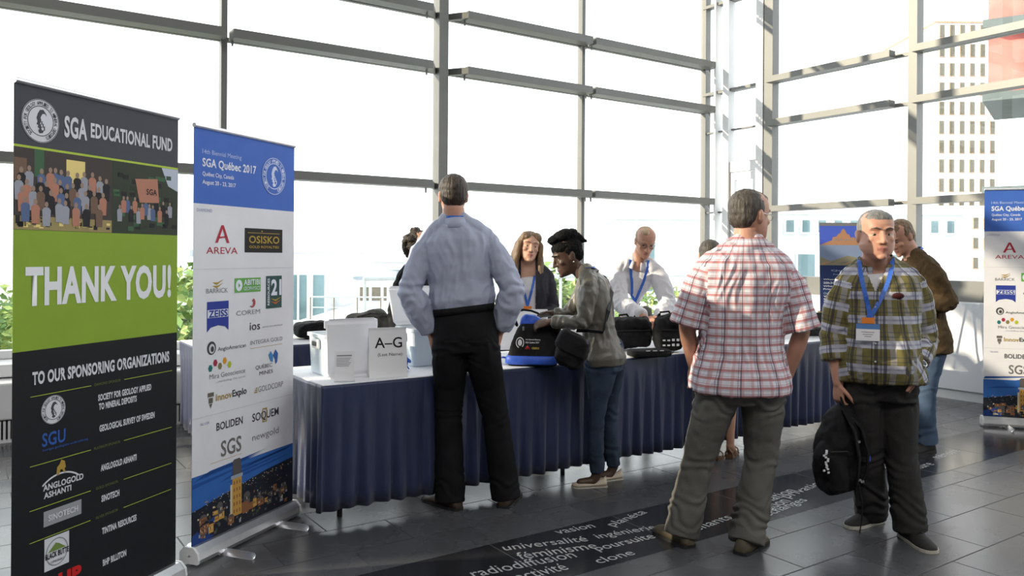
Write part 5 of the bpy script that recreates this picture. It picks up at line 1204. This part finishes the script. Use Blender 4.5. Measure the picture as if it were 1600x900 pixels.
# ---- woman with a bun, leaning over the conference bag
def woman_bun():
    J = dict(loc=(0.56, 5.05), head=(-0.205, 0.02, 1.432), neck=(-0.090, 0.0, 1.325), chest=(-0.035, 0.0, 1.165), pel=(0.015, 0.0, 0.835), shL=(-0.085, -0.145, 1.245), shR=(-0.070, 0.135, 1.245), elL=(-0.125, -0.185, 1.03), elR=(-0.20, 0.17, 1.04), wrL=(-0.325, -0.10, 1.025), wrR=(-0.300, 0.14, 1.060),
             hipL=(-0.01, -0.075, 0.785), hipR=(0.055, 0.085, 0.785), knL=(-0.025, -0.075, 0.445), knR=(0.075, 0.085, 0.435), anL=(-0.02, -0.07, 0.088), anR=(0.10, 0.09, 0.088))
    F = Fig('woman with dark top bun, olive grey satin jacket and jeans, reaching for the bag', J, 1.60, -97, female=True, w=1.0, head=(-82, 22, 0), hs=.98, skin=SK_D[0]); F.lipm = SK_D[1]; F.brow = H_BK
    F.toe = {'L': dirv(-82), 'R': dirv(-70)}; F.body({'L': ((-1, .1, -.25), (0, .75, .6), (.0, .5, -.8), .75), 'R': ((-1, -.1, -.15), (0, -.8, .5), (0, -.4, -.9), .6)})
    trousers(F, JEAN, .007, .050, .058, .99, .006, 6, drop=.0, thigh=.090, name='jeans', kn=.004)
    def fl(z): return .014*math.exp(-((z-.93)/.05)**2)-.004
    jk = F.cloth('jacket', [lambda mb: F.torso(mb, .885, 1.49, .016, fl)]+[lambda mb, sd=sd: F.arm(mb, sd, .012, 0, 1.90, cuff=True) for sd in 'LR'], OLIVEJ, .006, 3, shirt_wr(F, .006, 7))
    F.collar(OLIVEJ, .066, .022, .5, .018)
    n = F.J['neck']; up = V(-.35, 0, .9).normalized()
    F.ribbon([F.hug(jk, n+V(.062*math.cos(a)*.9+.02, .064*math.sin(a), .02+.03*math.cos(a)), .006) for a in [-2.0+4.0*i/14 for i in range(15)]], .02, LANY, 'lanyard', (.6, 0, .8))
    cap = [('e', (0, .020, .042), (.0815, .091, .080)), ('e', (0, .045, -.002), (.072, .058, .060)), ('e', (0, -.022, .064), (.080, .068, .052)), ('e', (-.066, .006, .028), (.013, .028, .034)), ('e', (.066, .006, .028), (.013, .028, .034))]
    bun = [('e', (-.02, .004, .134), (.056, .060, .038)), ('e', (.024, .018, .138), (.056, .060, .038)), ('e', (0, -.046, .130), (.050, .046, .032)), ('e', (0, .070, .120), (.056, .046, .040)), ('e', (0, .02, .115), (.06, .06, .03)), ('t', [(0, .095, .10), (0, .120, .070), (0, .140, .048)], [.030, .024, .012])]
    F.hair(cap+bun, H_BK, .004, 70, .0045, (1, 1, 1))
    MB().ell(F.hm @ V(.083, .004, -.040), .0042).build('earring', mat('pearl', (.8, .78, .75), .2), F.root, True)
    F.shoe('L', CREAM, SOLEW, .245, True, W_=.9); F.shoe('R', CREAM, SOLEW, .245, True, W_=.9)
    M = Matrix.Translation((.10, -.075, .825)) @ Matrix.Rotation(.9, 4, 'Z')
    mb = MB(); mb.rbox((0, 0, 0), (.11, .008, .125), .01, 0, M); mb.build('back_pocket', JEANF, bpy.data.objects[F.root.children[-1].name] if False else F.root)
    # handbag at her hip, strap over the far shoulder
    r = empty('handbag', (0.56-.235, 5.05-.235, .765), -.5, 'black leather handbag hanging at the hip of the woman in jeans', 'bag')
    LEA = mat('black_leather', (.010, .010, .011), .5, var=.2, spec=.3, bump=.2, bscale=90)
    def hb(mb): mb.loft([ring(V(0, 0, z), V(1, 0, 0), V(0, 1, 0), w, d, 24, 4) for z, w, d in ((0, .05, .02), (.03, .085, .040), (.12, .100, .042), (.19, .095, .03), (.215, .085, .012))])
    soft_obj('bag_body', soft([hb], .006, .006, 14, 3), LEA, r)
    def fp(mb): mb.loft([ring(V(0, -.03, z), V(1, 0, 0), V(0, 1, 0), w, .03, 24, 4) for z, w in ((.10, .10), (.12, .108), (.20, .098), (.222, .08))])
    soft_obj('flap', soft([fp], .006, .003, 14, 5), LEA, r)
    Mi = (Matrix.Translation(r.location) @ Matrix.Rotation(-.5, 4, 'Z') @ Matrix.Rotation(.38, 4, 'Y')).inverted(); r.rotation_euler.y = .38
    def sp(x, y, z): return Mi @ V(.56+x, 5.05+y, z)
    sv = [(-.17, -.23, .985), (-.10, -.225, .985), (-.0, -.205, .98), (.075, -.16, 1.10), (.10, -.06, 1.22), (.055, .04, 1.31), (-.03, .115, 1.345), (-.10, .12, 1.335), (-.16, .08, 1.26)]
    rings = []
    P = [sp(*p) for p in sv[:2]]+[Mi @ (F.hug(jk, V(*p), .006)+V(.56, 5.05, 0)) for p in sv[2:]]
    for i, p in enumerate(P):
        t = (P[min(i+1, len(P)-1)]-P[max(i-1, 0)]).normalized(); c = sp(.0, 0, p.z+.60) ; nn = (p-sp(-.03, 0, 1.15)); nn = (nn-t*nn.dot(t)).normalized(); w = t.cross(nn).normalized()*.014
        rings.append([p-w, p+w, p+w+nn*.004, p-w+nn*.004])
    MB().loft(rings).build('strap', LEA, r)
woman_bun()
# ---- white haired man behind the table
def man_white():
    J = std((1.06, 6.80), 1.80, 12, False, head=(0.018, -0.30, 1.552), neck=(-0.033, -0.215, 1.400), chest=(-0.023, -0.15, 1.20), pel=(-0.005, 0.0, 0.95), shR=(-0.200, -0.22, 1.295), shL=(0.135, -0.25, 1.295), elR=(-0.195, -0.38, 1.06), wrR=(-0.035, -0.66, 0.955), elL=(0.185, -0.40, 1.06), wrL=(0.065, -0.68, 0.92))
    F = Fig('white haired man in glasses and white shirt, reaching into the logo backpack', J, 1.78, 8, False, head=(6, 27, 4), hs=1.0, skin=SK_R[0]); F.lipm = SK_R[1]; F.brow = H_WH
    F.toe = {'L': dirv(10), 'R': dirv(-8)}; F.body({'L': ((-.1, -.7, -.7), (-.8, 0, .5), (-.5, .3, -.8), .5), 'R': ((.45, -.8, -.35), (.6, .2, .7), (.3, .2, -.9), .35)})
    trousers(F, GJEAN, .012, .08, .075, 1.03, .008, 8)
    inf = lambda t: .010+.014*min(1, 2*t)
    sh = F.cloth('shirt', [lambda mb: F.torso(mb, .98, 1.50, .018)]+[lambda mb, sd=sd: F.arm(mb, sd, inf, 0, 1.86, cuff=True) for sd in 'LR'], WSHIRT, .0065, 3, shirt_wr(F, .007, 9))
    F.collar(WSHIRT, .072, .034, .35, .024); F.lanyard(sh, .38, .022, True, -.01); belt(F, 1.0, BLACKF, infl=.022)
    F.hair([('e', (0, .022, .044), (.0785, .090, .074)), ('e', (0, .046, -.004), (.070, .056, .058)), ('e', (-.066, .008, .026), (.011, .028, .034)), ('e', (.066, .008, .026), (.011, .028, .034)), ('e', (-.02, -.02, .090), (.04, .045, .028))], H_WH)
    F.glasses(DARKM); F.shoe('L', SHOEB, SOLEB); F.shoe('R', SHOEB, SOLEB)
man_white()
# ---- short woman in sandals hidden by the plaid shirt
def woman_sandals():
    J = std((1.50, 5.72), 1.54, 170, head=(-.075, .05, 1.435))
    J['anL'] = V(-.045, -.02, .075); J['anR'] = V(.075, .03, .075); J['knL'] = V(-.055, 0, .43); J['knR'] = V(.065, .0, .43)
    F = Fig('short person with bare legs and brown sandals, hidden behind the red plaid shirt', J, 1.54, 170, female=True, head=(165, 8, 0), hs=.97, skin=SK_L[0]); F.lipm = SK_L[1]; F.brow = H_BR
    F.toe = {'L': dirv(200), 'R': dirv(155)}; F.body(DOWN)
    DR = mat('dark_dress_cotton', (.03, .03, .045), .85)
    F.cloth('dress', [lambda mb: F.torso(mb, .80, 1.47, .016)]+[lambda mb, sd=sd: F.arm(mb, sd, .016, 0, .6, cuff=True) for sd in 'LR']+[lambda mb: mb.loft([F.torso_ring(z, w, f, f) for z, w, f in ((.98, .17, .12), (.86, .18, .135), (.70, .19, .15), (.60, .195, .155))])], DR, .008, 3, shirt_wr(F, .004, 3, el=0))
    F.hair(SHORT+[('e', (0, .05, -.03), (.075, .05, .07))], H_GB)
    SAN = mat('brown_sandal_leather', (.14, .07, .035), .5)
    for sd in 'LR':
        an = F.J['an'+sd]; d = F.toe[sd]; ax = V(-d.y, d.x, 0); o = V(an.x, an.y, 0)
        rs = [[o+d*x-ax*w+V(0, 0, .0005), o+d*x+ax*w+V(0, 0, .0005), o+d*x+ax*w+V(0, 0, h), o+d*x-ax*w+V(0, 0, h)] for x, w, h in ((-.065, .022, .024), (-.03, .032, .022), (.04, .034, .012), (.10, .042, .010), (.15, .036, .010), (.17, .02, .010))]
        sn = MB().loft(rs).build('sandal', SAN, F.root)
        for x, h, w in ((.02, .060, .036), (.10, .052, .042), (-.055, .055, .03)):
            MB().tube([o+d*x-ax*w+V(0, 0, .012), o+d*x-ax*w*.8+V(0, 0, h*.8), o+d*x+V(0, 0, h+.012), o+d*x+ax*w*.8+V(0, 0, h*.8), o+d*x+ax*w+V(0, 0, .012)], .009, 8, flat=.4).build('sandal_strap', SAN, sn)
woman_sandals()
# ---- man in the red plaid shirt, from behind
def man_red():
    J = dict(loc=(1.153, 4.0), head=(0.040, 0.03, 1.638), neck=(0.022, 0.0, 1.490), chest=(0.008, 0.0, 1.260), pel=(-0.012, 0.0, 0.84), shL=(-0.205, 0.0, 1.355), shR=(0.222, 0.0, 1.345), elL=(-0.275, 0.02, 1.085), wrL=(-0.205, 0.17, 0.86), elR=(0.285, -0.03, 1.065), wrR=(0.240, 0.06, 0.815),
             hipL=(-0.118, 0.0, 0.765), hipR=(0.098, 0.0, 0.765), knL=(-0.212, 0.02, 0.415), knR=(0.099, 0.01, 0.405), anL=(-0.300, 0.0, 0.09), anR=(-0.005, -0.10, 0.09))
    F = Fig('man seen from behind in red and white plaid short sleeved shirt, head turned right', J, 1.74, 178, w=1.10, belly=.05, head=(121, 4, 0), hs=1.09, skin=SK_R[0]); F.lipm = SK_R[1]; F.brow = H_GB
    F.toe = {'L': dirv(205), 'R': dirv(140)}; F.body({'L': ((.2, .4, -1), (1, .2, 0), (0, 1, .4), .4), 'R': ((-.25, .3, -1), (-.3, 1, 0), (-1, -.2, 0), .4)}, jaw=1.05, plump=.004)
    trousers(F, GJEAN, .012, .084, .080, 1.02, .0065, 10, drop=.05, thigh=.104, name='jeans', kn=.010, a=.005)
    inf = lambda t: .014+.032*min(t, 1)
    def fl(z): return .012+.034*max(0, min(1, (1.25-z)/.32))
    sh = F.cloth('plaid_shirt', [lambda mb: F.torso(mb, .895, 1.50, .014, fl)]+[lambda mb, sd=sd: F.arm(mb, sd, inf, 0, .98, cuff=True) for sd in 'LR'], PLAIDR, .0065, 3, shirt_wr(F, .008, 11, .22, el=0), None, True, sleeve_r=.115)
    F.collar(PLAIDR, .078, .036, .3, .024); F.cloth_uv(bpy.data.objects[F.root.children[-1].name].data if False else [c for c in F.root.children if c.name.startswith('collar')][0].data, 0)
    F.hair(SHORT, H_GB); F.glasses(STEEL); F.shoe('L', HIKE, SOLEB, .29, W_=1.1); F.shoe('R', HIKE, SOLEB, .29, W_=1.1)
man_red()
# ---- man in the olive plaid shirt, facing us
def man_olive():
    J = dict(loc=(1.938, 4.2), head=(-0.050, -0.045, 1.550), neck=(-0.032, 0.0, 1.412), chest=(-0.011, 0.0, 1.185), pel=(-0.008, 0.0, 0.815), shR=(-0.195, 0.02, 1.283), shL=(0.185, 0.0, 1.288), elR=(-0.232, 0.05, 1.015), wrR=(-0.228, -0.01, 0.775), elL=(0.245, 0.05, 1.000), wrL=(0.120, -0.135, 0.860),
             hipR=(-0.105, 0.0, 0.745), hipL=(0.082, 0.0, 0.745), knR=(-0.050, 0.04, 0.41), knL=(0.085, -0.05, 0.405), anR=(0.015, 0.13, 0.088), anL=(0.095, -0.13, 0.088))
    F = Fig('man facing us in open collared olive plaid shirt with blue lanyard, holding a backpack', J, 1.66, -24, w=1.10, belly=.075, head=(-6, 2, 0), hs=1.07, skin=SK_R[0]); F.lipm = SK_R[1]; F.brow = H_GB; F.gaze = 4
    F.toe = {'L': dirv(4), 'R': dirv(-62)}; F.body({'L': ((-.25, .22, -1), (-.3, -1, 0), (-1, .3, 0), .3), 'R': ((.02, -.02, -1), (.3, -1, 0), (1, .2, 0), 1.15)}, jaw=1.14, plump=.011, vox=.005)
    trousers(F, CHAR, .012, .086, .082, 1.02, .0065, 12, drop=.045, thigh=.106, kn=.007, a=.004)
    inf = lambda t: .012+.018*min(1, 2*t)
    def fl(z): return .010+.030*max(0, min(1, (1.2-z)/.25))
    def vcut(p): q = p-F.J['neck']; x = q.dot(F.left); return q.dot(F.fwd) > -.01 and q.z > -.155+2.4*abs(x) and q.z < .08 and abs(x) < .09
    MB().loft([F.torso_ring(z, *F.dims(z, hw, f, b, .006)) for z, hw, f, b in TORSO if z > 1.2 and z < 1.47]).build('undershirt', WSHIRT, F.root, True)
    sh = F.cloth('plaid_shirt', [lambda mb: F.torso(mb, .945, 1.49, .014, fl)]+[lambda mb, sd='R': F.arm(mb, sd, inf, 0, 1.50, cuff=True), lambda mb: F.arm(mb, 'L', lambda t: inf(t)-(.012*min(1, max(0, (t-1.4)*4))), 0, 1.72, cuff=True)], PLAIDO, .006, 3, shirt_wr(F, .006, 13, .4), vcut, True, sleeve_r=.10)
    c = F.collar(PLAIDO, .082, .034, .55, .030, .4); F.cloth_uv(c.data, 0)
    F.lanyard(sh, .285, .021, True, -.035, .078)
    F.hair(SHORT, H_GR, .002)
    F.shoe('R', SHOEB, SOLEW, .285, W_=1.05); F.shoe('L', SHOEB, SOLEW, .285, W_=1.1)
    # placket, buttons, pocket with spectacles case
    pts = [F.drape(sh, F.J['neck']+V(0, 0, -z)+F.left*(-.0), .004) for z in [.17+.03*i for i in range(13)]]
    pk = F.ribbon(pts, .030, PLAIDO, 'placket'); F.cloth_uv(pk.data, 0)
    for i in (2, 5, 8, 11): MB().ell(pts[i]+F.fwd*.003, (.0055, .003, .0055)).build('button', ink((.5, .5, .48)), pk)
    q = F.drape(sh, F.J['chest']+F.left*.085+V(0, 0, .055), .006)
    MB().ell(q, (.032, .010, .016)).build('spectacles_in_pocket', ink((.05, .012, .012), .3), F.root, True)
    # wrist watch
    a, b = F.J['elL'], F.J['wrL']; d = (b-a).normalized(); c0 = b-d*.028; u = d.orthogonal().normalized(); w = d.cross(u)
    wb = MB().loft([[c0+d*dx+(u*math.cos(t)*r+w*math.sin(t)*r) for t in [2*PI*i/24 for i in range(24)]] for dx, r in ((-.010, .034), (-.010, .038), (.010, .038), (.010, .034))]).build('watch', STEEL, F.root, True)
    fd = (V(.25, -1, .45)-d*V(.25, -1, .45).dot(d)).normalized()
    rr = Matrix.Translation(c0+fd*.038) @ fd.to_track_quat('Z', 'Y').to_matrix().to_4x4()
    MB().tube([rr @ V(0, 0, -.004), rr @ V(0, 0, .006)], .019, 20, round_=False).build('watch_case', STEEL, wb); MB().tube([rr @ V(0, 0, .0055), rr @ V(0, 0, .007)], .015, 20, round_=False).build('watch_face', ink((.02, .02, .025), .2), wb)
man_olive()
# ---- his backpack, held by the top loop
def held_backpack():
    r = empty('backpack', (1.700, 4.165, 0), .20, 'worn black backpack hanging from the hand of the man in olive plaid', 'backpack')
    def body(mb):
        mb.loft([ring(V(ox, 0, z), V(1, 0, 0), V(0, 1, 0), w, d, 28, 3.0) for z, w, d, ox in ((.215, .06, .05, -.01), (.235, .092, .085, -.01), (.32, .105, .105, -.01), (.42, .106, .105, -.005), (.52, .095, .09, .0), (.60, .075, .068, .012), (.65, .045, .045, .022), (.665, .03, .03, .025))])
        mb.rbox((-.055, -.075, .335), (.10, .10, .20), .03, p=3); mb.ell((-.085, -.02, .40), (.05, .07, .09))
    soft_obj('pack_body', soft([body], .006, .012, 12, 9), BLACKF, r)
    MB().tube([(.02, -.02, .655), (.012, -.01, .70), (.018, .0, .722), (.028, .01, .70), (.03, .02, .655)], .010, 10, flat=.6).build('grab_loop', BLACKF, r, True)
    MB().tube([(.03, -.03, .64), (.085, -.075, .56), (.115, -.09, .44), (.105, -.09, .33), (.07, -.07, .26)], [.020, .026, .026, .02, .012], 10, flat=.35).build('shoulder_strap', BLACKF, r, True)
    MB().tube([(.00, -.05, .64), (.02, -.11, .55), (.035, -.13, .42), (.03, -.125, .32), (.035, -.10, .23)], [.018, .024, .024, .018, .01], 10, flat=.35).build('shoulder_strap', BLACKF, r, True)
    MB().tube([(.055, -.09, .30), (.075, -.10, .18), (.070, -.10, .09), (.06, -.10, .035)], .010, 8, flat=.3).build('loose_strap', BLACKF, r, True)
    for p in ((.035, -.118, .50), (.055, -.10, .30), (.075, -.095, .29)): MB().rbox(p, (.022, .012, .014), .003).build('buckle', STEEL, r)
    mb = MB(); rr = random.Random(2)
    for k in range(14):
        u = -.135+.02*rr.random(); z = .345+.012*k*.7; mb.rbox((u, -.085-.012*rr.random(), z), (.012, .006, .010), .002, 0)
    mb.build('embroidered_mark', LOGOW, r)
    MB().rbox((.118, -.095, .405), (.007, .006, .03), .002).build('blue_tag', BLUEF, r)
    MB().tube([(-.10, -.10, .45), (-.03, -.125, .455), (.0, -.12, .44)], .004, 6).build('zip', DARKM, r)
held_backpack()
# ---- man in the brown corduroy jacket
def man_brown():
    J = dict(loc=(3.06, 6.0), head=(-0.150, 0.0, 1.590), neck=(-0.050, 0.0, 1.448), chest=(0.010, 0.0, 1.240), pel=(0.035, 0.0, 0.86), shL=(-0.010, -0.175, 1.335), shR=(-0.010, 0.175, 1.332), elL=(0.105, -0.205, 1.115), elR=(0.10, 0.22, 1.115), wrL=(-0.125, -0.215, 1.075), wrR=(-0.11, 0.15, 1.09),
             hipL=(0.02, -0.085, 0.80), hipR=(0.02, 0.085, 0.80), knL=(0.005, -0.085, 0.43), knR=(-0.06, 0.09, 0.43), anL=(0.02, -0.07, 0.088), anR=(-0.20, 0.12, 0.088))
    F = Fig('man in brown corduroy jacket and blue jeans looking down, behind the olive plaid shirt', J, 1.73, -92, w=1.02, head=(-72, 34, 0), hs=1.04, skin=SK_R[0]); F.lipm = SK_R[1]; F.brow = H_LB
    F.toe = {'L': dirv(-60), 'R': dirv(-80)}; F.body({'L': ((-1, .3, .1), (0, .2, 1), (0, 1, 0), .6), 'R': ((-1, -.4, 0), (0, 0, 1), (0, -1, 0), .6)})
    trousers(F, JEANF, .012, .078, .074, 1.0, .0075, 14, name='jeans', drop=.03)
    def fl(z): return .012+.012*max(0, min(1, (1.2-z)/.3))
    sh = F.cloth('jacket', [lambda mb: F.torso(mb, .845, 1.49, .016, fl)]+[lambda mb, sd=sd: F.arm(mb, sd, lambda t: .022 if t < 1.5 else .018, 0, 1.9, cuff=True) for sd in 'LR'], CORD, .007, 3, shirt_wr(F, .006, 15, .6))
    F.collar(CORD, .074, .036, .45, .030)
    n = F.J['neck']; F.ribbon([n+V(.055*math.cos(a)*1.1-.005, .066*math.sin(a), .036+.030*math.cos(a)) for a in [-2.4+4.8*i/14 for i in range(15)]], .02, LANY, 'lanyard', (.6, 0, .8))
    F.hair(SHORT, H_LB); F.shoe('L', SHOEB, SOLEB); F.shoe('R', SHOEB, SOLEB)
man_brown()
